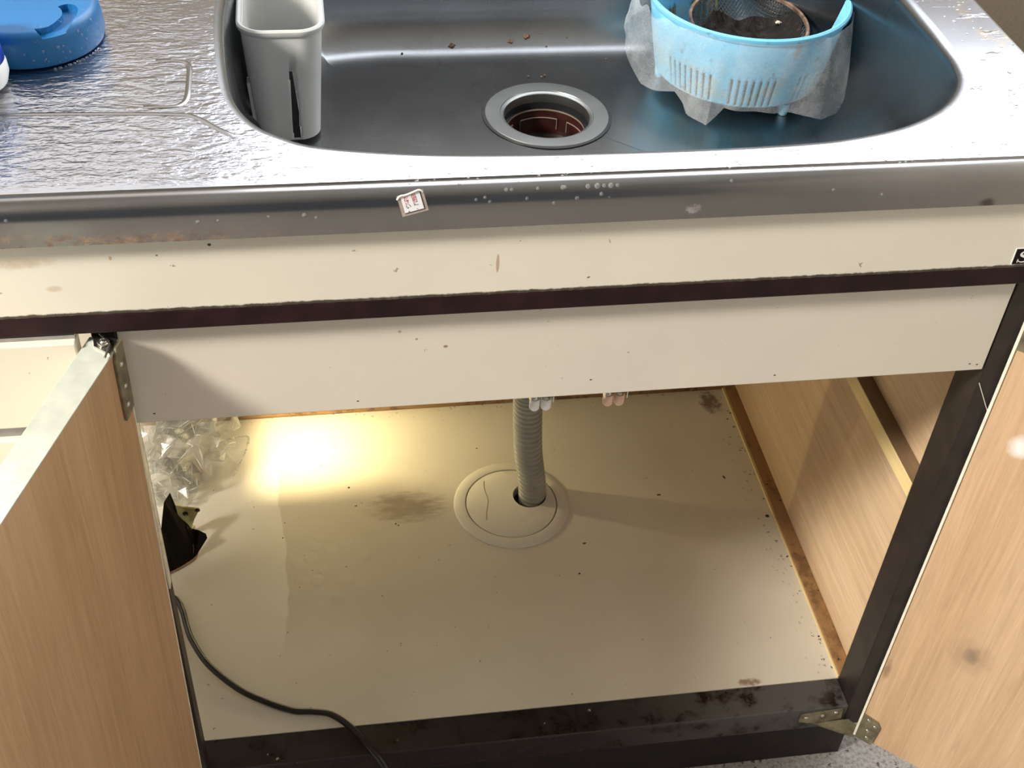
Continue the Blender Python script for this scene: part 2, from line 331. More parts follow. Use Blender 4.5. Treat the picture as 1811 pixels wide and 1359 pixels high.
def bag_mat():
    m, nt, b = newmat('clear_film'); out = nt.nodes['Material Output']; v = coords(nt)
    g = nd(nt, 'ShaderNodeBsdfGlossy', i_Color=(1, 1, 1, 1), i_Roughness=0.16); d = nd(nt, 'ShaderNodeBsdfDiffuse', i_Color=(0.75, 0.74, 0.68, 1))
    tl = nd(nt, 'ShaderNodeBsdfTranslucent', i_Color=(0.75, 0.74, 0.68, 1))
    tr = nd(nt, 'ShaderNodeBsdfTransparent', i_Color=(0.96, 0.96, 0.95, 1))
    a0 = nt.nodes.new('ShaderNodeMixShader'); a0.inputs[0].default_value = 0.5; nt.links.new(d.outputs[0], a0.inputs[1]); nt.links.new(tl.outputs[0], a0.inputs[2])
    a = nt.nodes.new('ShaderNodeMixShader'); a.inputs[0].default_value = 0.55; nt.links.new(a0.outputs[0], a.inputs[1]); nt.links.new(g.outputs[0], a.inputs[2])
    fr = nd(nt, 'ShaderNodeLayerWeight', i_Blend=0.35)
    f = mth(nt, 'ADD', mth(nt, 'MULTIPLY', fr.outputs['Facing'], 0.65), 0.05, clamp=True)
    x = nt.nodes.new('ShaderNodeMixShader'); nt.links.new(f, x.inputs[0]); nt.links.new(tr.outputs[0], x.inputs[1]); nt.links.new(a.outputs[0], x.inputs[2])
    nt.links.new(x.outputs[0], out.inputs[0]); return m
M['bag'] = bag_mat()
M['crease'] = plain('bright_crease', (0.78, 0.77, 0.70), 0.3, namt=0.03)
def holder_mat():
    m, nt, b = newmat('frosted_white_plastic'); v = coords(nt)
    c = ramp(nt, noise_t(nt, v, 18, 3), [(0.3, (0.50, 0.51, 0.50)), (0.7, (0.55, 0.56, 0.55))])
    nt.links.new(c, b.inputs['Base Color']); b.inputs['Roughness'].default_value = 0.38
    b.inputs['Subsurface Weight'].default_value = 0.25; b.inputs['Subsurface Radius'].default_value = (0.01, 0.01, 0.01)
    b.inputs['Subsurface Scale'].default_value = 0.5
    bump(nt, b, specks(nt, v, 160, 0.45, 0.12), 0.3, 0.001); return m
M['holder'] = holder_mat()
def water_mat():
    m, nt, b = newmat('water'); b.inputs['Base Color'].default_value = (0.95, 0.97, 1, 1); b.inputs['Roughness'].default_value = 0.03
    b.inputs['IOR'].default_value = 1.33; b.inputs['Transmission Weight'].default_value = 0.9; return m
M['water'] = water_mat()
def film():
    m, nt, b = newmat('sticker_film'); b.inputs['Base Color'].default_value = (0.62, 0.52, 0.46, 1); b.inputs['Roughness'].default_value = 0.25
    b.inputs['Alpha'].default_value = 0.4; return m
M['film'] = film()
def lino():
    m, nt, b = newmat('speckled_floor'); v = coords(nt); b.inputs['Roughness'].default_value = 0.6
    c = ramp(nt, noise_t(nt, v, 190, 4, 0.7), [(0.36, (0.24, 0.225, 0.215)), (0.5, (0.42, 0.40, 0.385)), (0.65, (0.52, 0.50, 0.48))])
    c = mix(nt, specks(nt, v, 130, 0.35, 0.4), c, (0.10, 0.085, 0.08)); c = mix(nt, specks(nt, v, 45, 0.13, 0.25), c, (0.03, 0.025, 0.025))
    nt.links.new(c, b.inputs['Base Color']); return m
M['lino'] = lino()
def pane_mat():
    m, nt, b = newmat('bright_frosted_pane'); b.inputs['Emission Color'].default_value = (0.85, 0.92, 1.0, 1)
    b.inputs['Emission Strength'].default_value = 3.0; b.inputs['Roughness'].default_value = 0.6; return m
M['pane'] = pane_mat()
def fill_pane():
    m, nt, b = newmat('added_dim_pane'); b.inputs['Emission Color'].default_value = (0.80, 0.85, 1.0, 1)
    b.inputs['Emission Strength'].default_value = 0.42; b.inputs['Roughness'].default_value = 0.6; return m
M['fill_pane'] = fill_pane()
def bulb_mat():
    m, nt, b = newmat('lit_bulb'); b.inputs['Emission Color'].default_value = (1.0, 0.86, 0.50, 1); b.inputs['Emission Strength'].default_value = 20; return m
M['bulb'] = bulb_mat()

# ------------------------------------------------------------------ mesh helpers
def link(name, bm, mat, parent=None, smooth=False, bevel=0, seg=2, mats=None):
    me = bpy.data.meshes.new(name); bmesh.ops.recalc_face_normals(bm, faces=bm.faces[:]); bm.to_mesh(me); bm.free()
    for mm in (mats or [mat]): me.materials.append(M[mm])
    o = bpy.data.objects.new(name, me); COL.objects.link(o)
    if parent: o.parent = parent
    if smooth:
        for p in me.polygons: p.use_smooth = True
        me.set_sharp_from_angle(angle=math.radians(40))
    if bevel:
        b = o.modifiers.new('bevel', 'BEVEL'); b.width = bevel; b.segments = seg; b.limit_method = 'ANGLE'
    return o
def tag(o, label=None, cat=None, group=None, kind=None):
    for k, v in (('label', label), ('category', cat), ('group', group), ('kind', kind)):
        if v: o[k] = v
    return o
def empty(name, loc=(0, 0, 0), **kw):
    o = bpy.data.objects.new(name, None); COL.objects.link(o); o.location = loc; o.empty_display_size = 0.02
    return tag(o, **kw)
def box(bm, x0, x1, y0, y1, z0, z1):
    v = [bm.verts.new((x, y, z)) for x in (x0, x1) for y in (y0, y1) for z in (z0, z1)]
    for q in ((0, 1, 3, 2), (4, 6, 7, 5), (0, 4, 5, 1), (2, 3, 7, 6), (0, 2, 6, 4), (1, 5, 7, 3)): bm.faces.new([v[i] for i in q])
def boxo(name, dims, mat, parent=None, bevel=0.0008, **kw):
    bm = bmesh.new(); box(bm, *dims); return link(name, bm, mat, parent, bevel=bevel, **kw)
def rings(bm, rl, close_start=False, close_end=False, cyclic=True):
    vs = [[bm.verts.new(p) for p in r] for r in rl]; n = len(vs[0])
    for a, b in zip(vs, vs[1:]):
        for i in range(n if cyclic else n - 1):
            j = (i + 1) % n
            bm.faces.new((a[i], a[j], b[j], b[i]))
    if close_start: bm.faces.new(vs[0][::-1])
    if close_end: bm.faces.new(vs[-1])
    return vs
def circ(cx, cy, z, r, n=64, ph=0.0):
    return [(cx + r * math.cos(ph + 2 * math.pi * i / n), cy + r * math.sin(ph + 2 * math.pi * i / n), z) for i in range(n)]
def lathe(bm, prof, cx, cy, n=64, **kw): return rings(bm, [circ(cx, cy, z, max(r, 1e-5), n) for r, z in prof], **kw)
def catmull(pts, k=8, closed=False):
    P = [Vector(p) for p in pts]; out = []; n = len(P)
    for i in range(n if closed else n - 1):
        if closed: p0, p1, p2, p3 = P[i - 1], P[i], P[(i + 1) % n], P[(i + 2) % n]
        else: p0, p1, p2, p3 = P[max(i - 1, 0)], P[i], P[i + 1], P[min(i + 2, n - 1)]
        for s in range(k):
            t = s / k
            out.append(0.5 * ((2 * p1) + (-p0 + p2) * t + (2 * p0 - 5 * p1 + 4 * p2 - p3) * t * t + (-p0 + 3 * p1 - 3 * p2 + p3) * t ** 3))
    if not closed: out.append(P[-1])
    return out
def tube(bm, path, r, n=10, cap=True):
    path = [Vector(p) for p in path]; rl = []; up = None
    for i, p in enumerate(path):
        t = (path[min(i + 1, len(path) - 1)] - path[max(i - 1, 0)]).normalized()
        if up is None: up = t.orthogonal().normalized()
        up = (up - t * up.dot(t)).normalized(); s = t.cross(up)
        rr = r(i / (len(path) - 1)) if callable(r) else r
        rl.append([p + (up * math.cos(2 * math.pi * k / n) + s * math.sin(2 * math.pi * k / n)) * rr for k in range(n)])
    return rings(bm, rl, close_start=cap, close_end=cap)
def prism(bm, poly, off):
    """extrude a 3-D polygon by vector off"""
    off = Vector(off); a = [bm.verts.new(p) for p in poly]; b = [bm.verts.new(Vector(p) + off) for p in poly]
    fa = bm.faces.new(a); fb = bm.faces.new(b[::-1]); n = len(a)
    for i in range(n): bm.faces.new((a[i], b[i], b[(i + 1) % n], a[(i + 1) % n]))
    bmesh.ops.triangulate(bm, faces=[fa, fb])
def dome(bm, c, nrm, r, h, n=10):
    nrm = Vector(nrm).normalized(); u = nrm.orthogonal().normalized(); w = nrm.cross(u); c = Vector(c); rl = []
    for k in range(4):
        a = k / 4 * math.pi / 2
        rl.append([c + (u * math.cos(2 * math.pi * i / n) + w * math.sin(2 * math.pi * i / n)) * r * math.cos(a) + nrm * h * math.sin(a) for i in range(n)])
    vs = rings(bm, rl); t = bm.verts.new(c + nrm * h)
    for i in range(n): bm.faces.new((vs[-1][i], vs[-1][(i + 1) % n], t))
def rect_ring(angles, cx, cy, x0, x1, y0, y1, z):
    out = []
    for a in angles:
        dx, dy = math.cos(a), math.sin(a); t = 1e9
        if dx > 1e-9: t = min(t, (x1 - cx) / dx)
        if dx < -1e-9: t = min(t, (x0 - cx) / dx)
        if dy > 1e-9: t = min(t, (y1 - cy) / dy)
        if dy < -1e-9: t = min(t, (y0 - cy) / dy)
        out.append((cx + dx * t, cy + dy * t, z))
    return out
def with_corners(n, cx, cy, x0, x1, y0, y1):
    a = [2 * math.pi * i / n for i in range(n)] + [math.atan2(y - cy, x - cx) % (2 * math.pi) for x in (x0, x1) for y in (y0, y1)]
    return sorted(a)

# ================================================================== SETTING
boxo('floor', (-2.6, 1.3, -2.6, 0.62, -0.05, 0.0), 'lino', bevel=0)['kind'] = 'structure'
boxo('ceiling', (-2.6, 1.3, -2.6, 0.62, 2.40, 2.45), 'ceiling', bevel=0)['kind'] = 'structure'
bm = bmesh.new()
WX0, WX1, WZ0, WZ1 = -0.50, 1.28, 1.16, 2.00
for d in ((-2.6, WX0, 0.62, 0.72, -0.05, 2.45), (WX1, 1.4, 0.62, 0.72, -0.05, 2.45), (WX0, WX1, 0.62, 0.72, -0.05, WZ0), (WX0, WX1, 0.62, 0.72, WZ1, 2.45)): box(bm, *d)
link('wall_back', bm, 'wallpaper')['kind'] = 'structure'
boxo('wall_right', (1.3, 1.4, -2.6, 0.62, -0.05, 2.45), 'wall', bevel=0)['kind'] = 'structure'
boxo('wall_left', (-2.7, -2.6, -2.6, 0.72, -0.05, 2.45), 'wall', bevel=0)['kind'] = 'structure'
bm = bmesh.new()
for d in ((WX0, WX1, 0.64, 0.70, WZ0, WZ0 + 0.03), (WX0, WX1, 0.64, 0.70, WZ1 - 0.03, WZ1), (WX0, WX0 + 0.03, 0.64, 0.70, WZ0 + 0.03, WZ1 - 0.03), (WX1 - 0.03, WX1, 0.64, 0.70, WZ0 + 0.03, WZ1 - 0.03), (0.03, 0.07, 0.64, 0.70, WZ0 + 0.03, WZ1 - 0.03)): box(bm, *d)
win = link('window_1', bm, 'pull'); win['kind'] = 'structure'
boxo('pane', (0.07, WX1 - 0.03, 0.672, 0.676, WZ0 + 0.03, WZ1 - 0.03), 'pane', win, bevel=0)
boxo('pane', (WX0 + 0.03, 0.03, 0.672, 0.676, WZ0 + 0.03, WZ1 - 0.03), 'fill_pane', win, bevel=0)  # unseen dim pane added to brighten the drainboard's reflection

# ================================================================== WORKTOP WITH BASIN
top = empty('sink_worktop', (0.4, 0.25, 0.891), label='stainless steel sink worktop with a wide basin, wet rim and embossed drainboard', cat='sink')
def T(o):                                    # parent keeping world placement
    p = o.parent
    if p: o.matrix_parent_inverse = Matrix.Translation(-p.location)
    return o
ZC = 0.891
BCX, BCY = 0.398, 0.26
half = [(0.083, 0.26), (0.0860, 0.188), (0.0919, 0.132), (0.1010, 0.101), (0.1139, 0.0776), (0.1306, 0.0618), (0.1593, 0.0448), (0.2253, 0.0310), (0.30, 0.0245), (0.398, 0.0222), (0.4743, 0.0225), (0.53, 0.0250), (0.5676, 0.0295), (0.6202, 0.0443), (0.6651, 0.0717), (0.6953, 0.1073), (0.7095, 0.146), (0.7133, 0.198), (0.7138, 0.26)]
full = half + [(x, 0.52 - y if y > 0.06 else 0.4975 - max(0, y - 0.031) * 0.85) for x, y in half[-2:0:-1]]
dense = catmull([(x, y, 0) for x, y in full], 14, closed=True)
pol = sorted(((math.atan2(p.y - BCY, p.x - BCX) % (2 * math.pi)), math.hypot(p.x - BCX, p.y - BCY)) for p in dense)
def rim_r(a):
    a %= 2 * math.pi
    for i in range(len(pol)):
        if pol[i][0] > a: break
    else: i = 0
    a0, r0 = pol[i - 1]; a1, r1 = pol[i]
    da = (a1 - a0) % (2 * math.pi); t = ((a - a0) % (2 * math.pi)) / da if da else 0
    return r0 + (r1 - r0) * t
TX0, TX1, TY0, TY1 = -0.60, 0.775, -0.004, 0.60
ANG = with_corners(288, BCX, BCY, TX0, TX1, TY0, TY1)
def rim_ring(off, z):
    pts = [Vector((BCX + rim_r(a) * math.cos(a), BCY + rim_r(a) * math.sin(a), 0)) for a in ANG]; n = len(pts); out = []
    for i, p in enumerate(pts):
        t = (pts[(i + 1) % n] - pts[i - 1]).normalized(); nr = Vector((-t.y, t.x, 0))
        q = p + nr * off; out.append((q.x, q.y, z))
    return out
bm = bmesh.new()
outer = rect_ring(ANG, BCX, BCY, TX0, TX1, TY0, TY1, ZC); inner = rim_ring(-0.004, ZC)
rl = []
for k in range(0, 7):
    t = k / 6; rl.append([tuple(Vector(o_).lerp(Vector(i_), t)) for o_, i_ in zip(outer, inner)])
rings(bm, rl)
T(link('worktop_sheet', bm, 'steel_top', top, smooth=True))
# pressed lines of the drainboard
bm = bmesh.new()
def ridge(path, w, h):
    path = catmull(path, 6); rl = []
    for i, p in enumerate(path):
        t = (path[min(i + 1, len(path) - 1)] - path[max(i - 1, 0)]).normalized(); s = Vector((-t.y, t.x, 0)); e = min(1.0, min(i, len(path) - 1 - i) / 3)
        rl.append([p + s * (w * c) + Vector((0, 0, h * e * math.cos(c * math.pi / 2))) for c in (-1, -0.6, -0.25, 0.25, 0.6, 1)])
    rings(bm, rl, cyclic=False)
zz = ZC + 0.0001
ridge([(-0.55, 0.108, zz), (-0.2, 0.107, zz), (-0.05, 0.104, zz), (0.05, 0.098, zz), (0.070, 0.092, zz), (0.085, 0.076, zz), (0.100, 0.062, zz)], 0.0024, 0.0005)
ridge([(0.030, 0.110, zz), (0.050, 0.109, zz), (0.059, 0.113, zz), (0.0625, 0.125, zz), (0.0628, 0.150, zz), (0.062, 0.172, zz), (0.056, 0.181, zz), (0.035, 0.184, zz)], 0.0024, 0.0007)
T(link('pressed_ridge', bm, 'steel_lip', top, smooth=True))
# rolled front edge
bm = bmesh.new()
prof = [(-0.004, ZC), (-0.0052, ZC - 0.0014), (-0.0066, ZC - 0.0002), (-0.009, ZC + 0.0010), (-0.013, ZC + 0.0010), (-0.0170, ZC - 0.0003), (-0.0205, ZC - 0.003), (-0.0228, ZC - 0.0075), (-0.0234, ZC - 0.012), (-0.0230, ZC - 0.020), (-0.0222, ZC - 0.0325), (-0.0205, ZC - 0.0336), (-0.0175, ZC - 0.0330), (-0.0172, ZC - 0.012)]
xs = [TX0, TX0 + 0.001] + [TX0 + (TX1 - TX0) * i / 40 for i in range(1, 40)] + [TX1, TX1 + 0.003]
rings(bm, [[(x, y + (0.006 if x > TX1 else 0), z - (0.002 if x > TX1 else 0)) for y, z in prof] for x in xs], cyclic=False)
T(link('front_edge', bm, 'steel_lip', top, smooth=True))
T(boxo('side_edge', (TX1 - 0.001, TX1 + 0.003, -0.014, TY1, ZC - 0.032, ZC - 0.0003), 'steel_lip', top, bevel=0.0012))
# basin
ZB = 0.745; DX, DY = 0.3906, 0.330
bm = bmesh.new()
bp = [(-0.004, ZC), (-0.001, ZC - 0.0002), (0.0022, ZC - 0.0018), (0.0040, ZC - 0.005), (0.0050, ZC - 0.012), (0.0065, ZC - 0.04), (0.0085, ZB + 0.075), (0.010, ZB + 0.052)]
for k in range(1, 9):
    a = k / 8 * math.pi / 2; bp.append((0.011 + 0.048 * (1 - math.cos(a)), ZB + 0.049 * (1 - math.sin(a))))
rl = [rim_ring(o_, z_) for o_, z_ in bp]
last = rl[-1]; cr = [(DX + 0.064 * math.cos(a), DY + 0.064 * math.sin(a), ZB - 0.0005) for a in [math.atan2(p[1] - DY, p[0] - DX) for p in last]]
for k in range(1, 9):
    t = k / 8; rl.append([tuple(Vector(p).lerp(Vector(q), t)) for p, q in zip(last, cr)])
rings(bm, rl)
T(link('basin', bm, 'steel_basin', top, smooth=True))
# drain: flange, cup, slots
bm = bmesh.new()
lathe(bm, [(0.0655, ZB - 0.0002), (0.0655, ZB + 0.0008), (0.0630, ZB + 0.0008), (0.0630, ZB - 0.001)], DX, DY, 96)
T(link('drain_seal', bm, 'seal', top, smooth=True))
bm = bmesh.new()
lathe(bm, [(0.0629, ZB - 0.001), (0.0629, ZB + 0.0012), (0.0622, ZB + 0.0018), (0.0560, ZB + 0.0017), (0.0475, ZB + 0.0013), (0.0470, ZB + 0.0004), (0.0452, ZB + 0.0002), (0.0436, ZB - 0.001), (0.0432, ZB - 0.006), (0.0432, ZB - 0.010)], DX, DY, 96)
T(link('drain_flange', bm, 'steel_ring', top, smooth=True))
bm = bmesh.new()
lathe(bm, [(0.0405, ZB - 0.0165), (0.0395, ZB - 0.050), (0.0390, ZB - 0.052)], DX, DY, 96)
cup = T(link('drain_cup', bm, 'cup_red', top, smooth=True))
bm = bmesh.new(); lathe(bm, [(0.0433, ZB - 0.009), (0.0440, ZB - 0.018), (0.0400, ZB - 0.0185)], DX, DY, 96)
link('gasket', bm, 'seal', cup, smooth=True)
bm = bmesh.new(); rings(bm, [circ(DX, DY, ZB - 0.044, r, 64) for r in (0.0396, 0.02, 0.0001)])
o = link('standing_water', bm, 'cup_floor', cup, smooth=True)
bm = bmesh.new()
lathe(bm, [(0.0404, ZB - 0.0168), (0.0396, ZB - 0.0160), (0.0392, ZB - 0.0175), (0.0400, ZB - 0.0185)], DX, DY, 96)
for a0, a1 in ((62, 122), (0, 45), (140, 190), (-70, -20), (200, 255)):
    z0, z1 = ZB - 0.026, ZB - 0.038; rr = 0.0392
    fr = [(rr * math.cos(math.radians(a0 + (a1 - a0) * i / 12)), rr * math.sin(math.radians(a0 + (a1 - a0) * i / 12))) for i in range(13)]
    for z_ in (z0,): tube(bm, [(DX + x, DY + y, z_) for x, y in fr], 0.0007, 6)
    for x, y in (fr[0], fr[-1]): tube(bm, [(DX + x, DY + y, z0), (DX + x, DY + y, z1)], 0.0006, 6)
o = link('slot_edges', bm, 'cup_edge', cup, smooth=True)
bm = bmesh.new()
lathe(bm, [(0.0440, ZB - 0.010), (0.050, ZB - 0.018), (0.050, ZB - 0.070), (0.030, ZB - 0.085), (0.019, ZB - 0.09)], DX, DY, 48, close_end=True)
T(link('drain_trap', bm, 'black', top, smooth=True))
# drops clinging to the rolled edge
bm = bmesh.new()
for (x, z, r) in [(0.270, .8835, .0014), (.2765, .8850, .0012), (.2800, .8815, .0018), (.2920, .8880, .0014), (.2960, .8905, .0012), (.3070, .8828, .0016), (.3150, .8905, .0012), (.3270, .8785, .0015), (.3335, .8925, .0018), (.3350, .8895, .0014), (.3440, .8815, .0021), (.3520, .8905, .0018), (.3590, .8920, .0022), (.3640, .8905, .0015), (.3690, .8920, .0020), (.3740, .8895, .0014), (.3620, .8840, .0017), (.3680, .8812, .0014), (.1480, .8770, .0021), (.1560, .8745, .0013), (.1230, .8770, .0012), (.0740, .8750, .0016), (.0880, .8755, .0012), (-.0530, .8820, .0018), (.54, .880, .0013), (.58, .874, .0012), (.46, .888, .0012)]:
    y = -0.0233 if z < ZC - 0.010 else (-0.0222 if z < ZC - 0.005 else -0.0195)
    dome(bm, (x, y, z if z < ZC - 0.003 else ZC - 0.002), (0, -1, 0.2 if z < ZC - 0.008 else 0.9), r, r * 0.75, 10)
for i in range(90):
    x, y = random.uniform(0.16, 0.70), random.uniform(-0.013, 0.018)
    z0 = ZC + (0.0009 if y < -0.006 else 0)
    if rim_r(math.atan2(y - BCY, x - BCX)) + 0.004 > math.hypot(x - BCX, y - BCY): continue
    r = random.uniform(0.0006, 0.0017); dome(bm, (x, y, z0 - 0.0001), (0, 0, 1), r, r * 0.35, 8)
for i in range(70):
    x, y = random.uniform(0.722, 0.768), random.uniform(0.05, 0.36)
    r = random.uniform(0.0007, 0.0022); dome(bm, (x, y, ZC - 0.0001), (0, 0, 1), r, r * 0.35, 8)
o = T(link('water_droplets', bm, 'water', top, smooth=True)); o['kind'] = 'stuff'; o['label'] = 'water droplets on the steel rim'

# instruction sticker on the front edge
def text_mesh(body, size, mat, name, parent, mw, shear=0.0):
    cu = bpy.data.curves.new(name, 'FONT'); cu.body = body; cu.size = size; cu.align_x = 'CENTER'; cu.align_y = 'CENTER'; cu.shear = shear
    cu.extrude = 0.00004; cu.resolution_u = 3
    t = bpy.data.objects.new(name, cu); COL.objects.link(t)
    dg = bpy.context.evaluated_depsgraph_get(); dg.update()
    me = bpy.data.meshes.new_from_object(t.evaluated_get(dg)); bpy.data.objects.remove(t); bpy.data.curves.remove(cu)
    me.materials.clear(); me.materials.append(M[mat]); me.name = name
    o = bpy.data.objects.new(name, me); COL.objects.link(o); o.parent = parent
    o.matrix_local = mw
    return o
SM = Matrix.Translation((0.2240, -0.0240, 0.8845)) @ Matrix.Rotation(math.radians(90 - 8), 4, 'X') @ Matrix.Rotation(math.radians(14), 4, 'Z')
def lbox(name, x0, x1, y0, y1, z0, z1, mat, parent, mw):
    bm = bmesh.new(); box(bm, x0, x1, y0, y1, z0, z1); o = link(name, bm, mat, parent); o.matrix_local = mw; return o
stk = lbox('sticker', -0.0095, 0.0098, -0.0092, 0.0075, -0.0002, 0.0002, 'film', top, Matrix.Translation(-top.location) @ SM)
stk['label'] = 'torn little white sticker with red and black Japanese lettering'
I4 = Matrix.Identity(4)
lbox('sticker_border', -0.0070, 0.0078, -0.0076, 0.0068, 0.0002, 0.0003, 'ink_black', stk, I4)
lbox('sticker_field', -0.0070, 0.0070, -0.0068, 0.0068, 0.0003, 0.0004, 'sticker_white', stk, I4)
bm = bmesh.new()
tube(bm, catmull([(-0.0098, 0.0050, 0.0003), (-0.0070, 0.0074, 0.0010), (-0.003, 0.0070, 0.0007), (0.002, 0.0078, 0.0010), (0.007, 0.0085, 0.0013), (0.0092, 0.0060, 0.0006)], 5), 0.0007, 6)
link('curled_edge', bm, 'pale_edge', stk, smooth=True)
for ch, x, y, mt in (('用', 0.0020, 0.0052, 'ink_red'), ('前', 0.0022, 0.0020, 'ink_red'), ('に', 0.0024, -0.0016, 'ink_black'), ('、', 0.0036, -0.0050, 'ink_black'), ('だ', -0.0036, 0.0040, 'ink_red'), ('さ', -0.0036, 0.0010, 'ink_red'), ('い', -0.0034, -0.0024, 'ink_black'), ('。', -0.0026, -0.0056, 'ink_black')):
    text_mesh(ch, 0.0040, mt, 'lettering', stk, Matrix.Translation((x, y, 0.0005)))

# ================================================================== CABINET
cab = empty('sink_cabinet', (0.37, 0.28, 0.0), label='under-sink cabinet with cream panels, dark brown frame and both doors standing open', cat='cabinet')
ZF = 0.135
T(boxo('upper_panel', (-0.60, 0.772, -0.012, 0.006, 0.788, 0.862), 'cream_top', cab))
T(boxo('finger_rail', (-0.60, 0.775, -0.0125, 0.012, 0.7705, 0.7885), 'maroon', cab, bevel=0.0015))
T(boxo('apron_panel', (-0.001, 0.7385, 0.0, 0.008, 0.664, 0.785), 'cream_apron', cab))
bm = bmesh.new(); box(bm, 0.740, 0.775, 0.0, 0.039, 0.095, 0.7705); T(link('frame_post', bm, 'dark', cab, bevel=0.0012))
bm = bmesh.new(); tube(bm, [(0.7405, -0.0006, 0.648), (0.750, -0.0012, 0.630), (0.760, -0.0006, 0.6117)], 0.0004, 5); T(link('loose_thread', bm, 'badge_white', cab))
bm = bmesh.new(); box(bm, -0.020, -0.0015, 0.0, 0.020, 0.095, 0.7705); T(link('frame_post', bm, 'dark', cab, bevel=0.001))
o = T(boxo('post_edge', (-0.0030, -0.0002, 0.0005, 0.0105, 0.45, 0.7), 'pale_edge', cab, bevel=0)); o['label'] = 'pale strip coloured as the lamp-lit edge of the left frame post'  # pale colour stands in for lamp light on the dark post
T(boxo('bottom_rail', (-0.60, 0.740, 0.0, 0.039, 0.095, ZF - 0.0006), 'wet_dark', cab, bevel=0.0015))
T(boxo('plinth', (-0.60, 0.764, 0.019, 0.034, 0.0, 0.097), 'dark', cab))
T(boxo('side_panel', (0.758, 0.773, 0.039, 0.575, 0.02, 0.862), 'wood_side', cab, bevel=0))
T(boxo('back_panel', (-0.60, 0.758, 0.566, 0.575, 0.10, 0.862), 'cream_apron', cab, bevel=0))
o = T(boxo('side_cleat', (0.7395, 0.758, 0.039, 0.566, 0.4535, 0.4745), 'wood_cleat', cab)); o['label'] = 'pale pine batten on the right side panel'
T(boxo('cleat_dust', (0.7400, 0.758, 0.039, 0.566, 0.4745, 0.4752), 'top_grime', cab, bevel=0))
T(boxo('floor_cleat', (0.7405, 0.758, 0.039, 0.566, 0.122, 0.142), 'wood_cleat_dirty', cab))
T(boxo('floor_edge', (0.7390, 0.7405, 0.039, 0.566, 0.122, 0.1385), 'wood_cleat', cab, bevel=0))
T(boxo('back_cleat', (-0.60, 0.7405, 0.558, 0.566, ZF, 0.150), 'wood_cleat_x', cab))
# cabinet floor with a hole for the hose
HX, HY, HR = 0.415, 0.3685, 0.0225
bm = bmesh.new(); fa = with_corners(96, HX, HY, -0.60, 0.739, 0.039, 0.558)
rl = []
o1 = rect_ring(fa, HX, HY, -0.60, 0.739, 0.039, 0.558, ZF); i1 = [(HX + 0.03 * math.cos(a), HY + 0.03 * math.sin(a), ZF) for a in fa]
rings(bm, [[(x, y, 0.120) for x, y, z in i1], [(x, y, 0.120) for x, y, z in o1], o1, i1, [(x, y, 0.120) for x, y, z in i1]])
T(link('floor_board', bm, 'board', cab))
# roller catches behind the apron
def catch(x, mt, lab):
    bm = bmesh.new(); z = 0.652
    box(bm, x - 0.0105, x + 0.0095, 0.009, 0.030, z + 0.011, z + 0.016)
    for s in (-0.0107, 0.0091): box(bm, x + s, x + s + 0.0009, 0.012, 0.027, z - 0.006, z + 0.012)
    c = T(link('roller_catch', bm, 'screw', cab)); c['label'] = lab
    for s in (-0.0053, 0.0050):
        bm = bmesh.new(); yy = 0.0205
        lathe(bm, [(0.0001, z - 0.0205), (0.0035, z - 0.0200), (0.0045, z - 0.0185), (0.0047, z - 0.012), (0.0047, z - 0.0085), (0.0042, z - 0.0076), (0.0001, z - 0.0070)], x + s, yy, 20)
        r = link('roller', bm, mt, c, smooth=True)
        bm = bmesh.new(); lathe(bm, [(0.0034, z - 0.0082), (0.0034, z - 0.0062), (0.0022, z - 0.0050), (0.0020, z - 0.0035), (0.0032, z - 0.002), (0.0032, z + 0.0015), (0.0012, z + 0.0125)], x + s, yy, 14, close_start=True)
        r = link('roller_pin', bm, 'screw', c, smooth=True)
catch(0.3400, 'white_roller', 'roller catch with two white rollers'); catch(0.4060, 'salmon_roller', 'roller catch with two salmon pink rollers')

# doors, built flat: x from the hinge edge along the door, y = 0 inner face, -y... outer face at +thickness
def screws(par, pts, y, r=0.0024):
    for (u, z) in pts:
        bm = bmesh.new(); dome(bm, (u, y, z), (0, -1, 0), r, r * 0.5, 12)
        link('screw', bm, 'screw', par, smooth=True)
def door(name, H, ang, w, z0, z1, th, mat, label, sgn, tilt=0.0, u0=0.0):
    d = empty(name, (0, 0, 0)); bpy.data.objects.remove(d)
    bm = bmesh.new(); h = z1 - z0
    # local: x along door, y>0 = towards the outer face, z up; origin at hinge inner edge (bottom for the right door, top for the left one)
    zo = 0 if sgn > 0 else -h
    box(bm, u0, u0 + w, 0.0006, th, zo, zo + h)
    # cream outer skin is a separate slot
    bm.faces.ensure_lookup_table()
    for f in bm.faces:
        if f.calc_center_median().y > th - 1e-5: f.material_index = 1
    me_o = link(name, bm, mat, cab, mats=[mat, 'cream_drawer'])
    me_o['label'] = label
    base = Vector((H[0], H[1], z0 if sgn > 0 else z1))
    Mx = Matrix.Rotation(ang, 4, 'Z') @ (Matrix.Scale(-1, 4, (0, 1, 0)) if sgn < 0 else I4) @ Matrix.Rotation(tilt, 4, 'Y')
    me_o.matrix_local = Matrix.Translation(base - cab.location) @ Mx
    return me_o, h
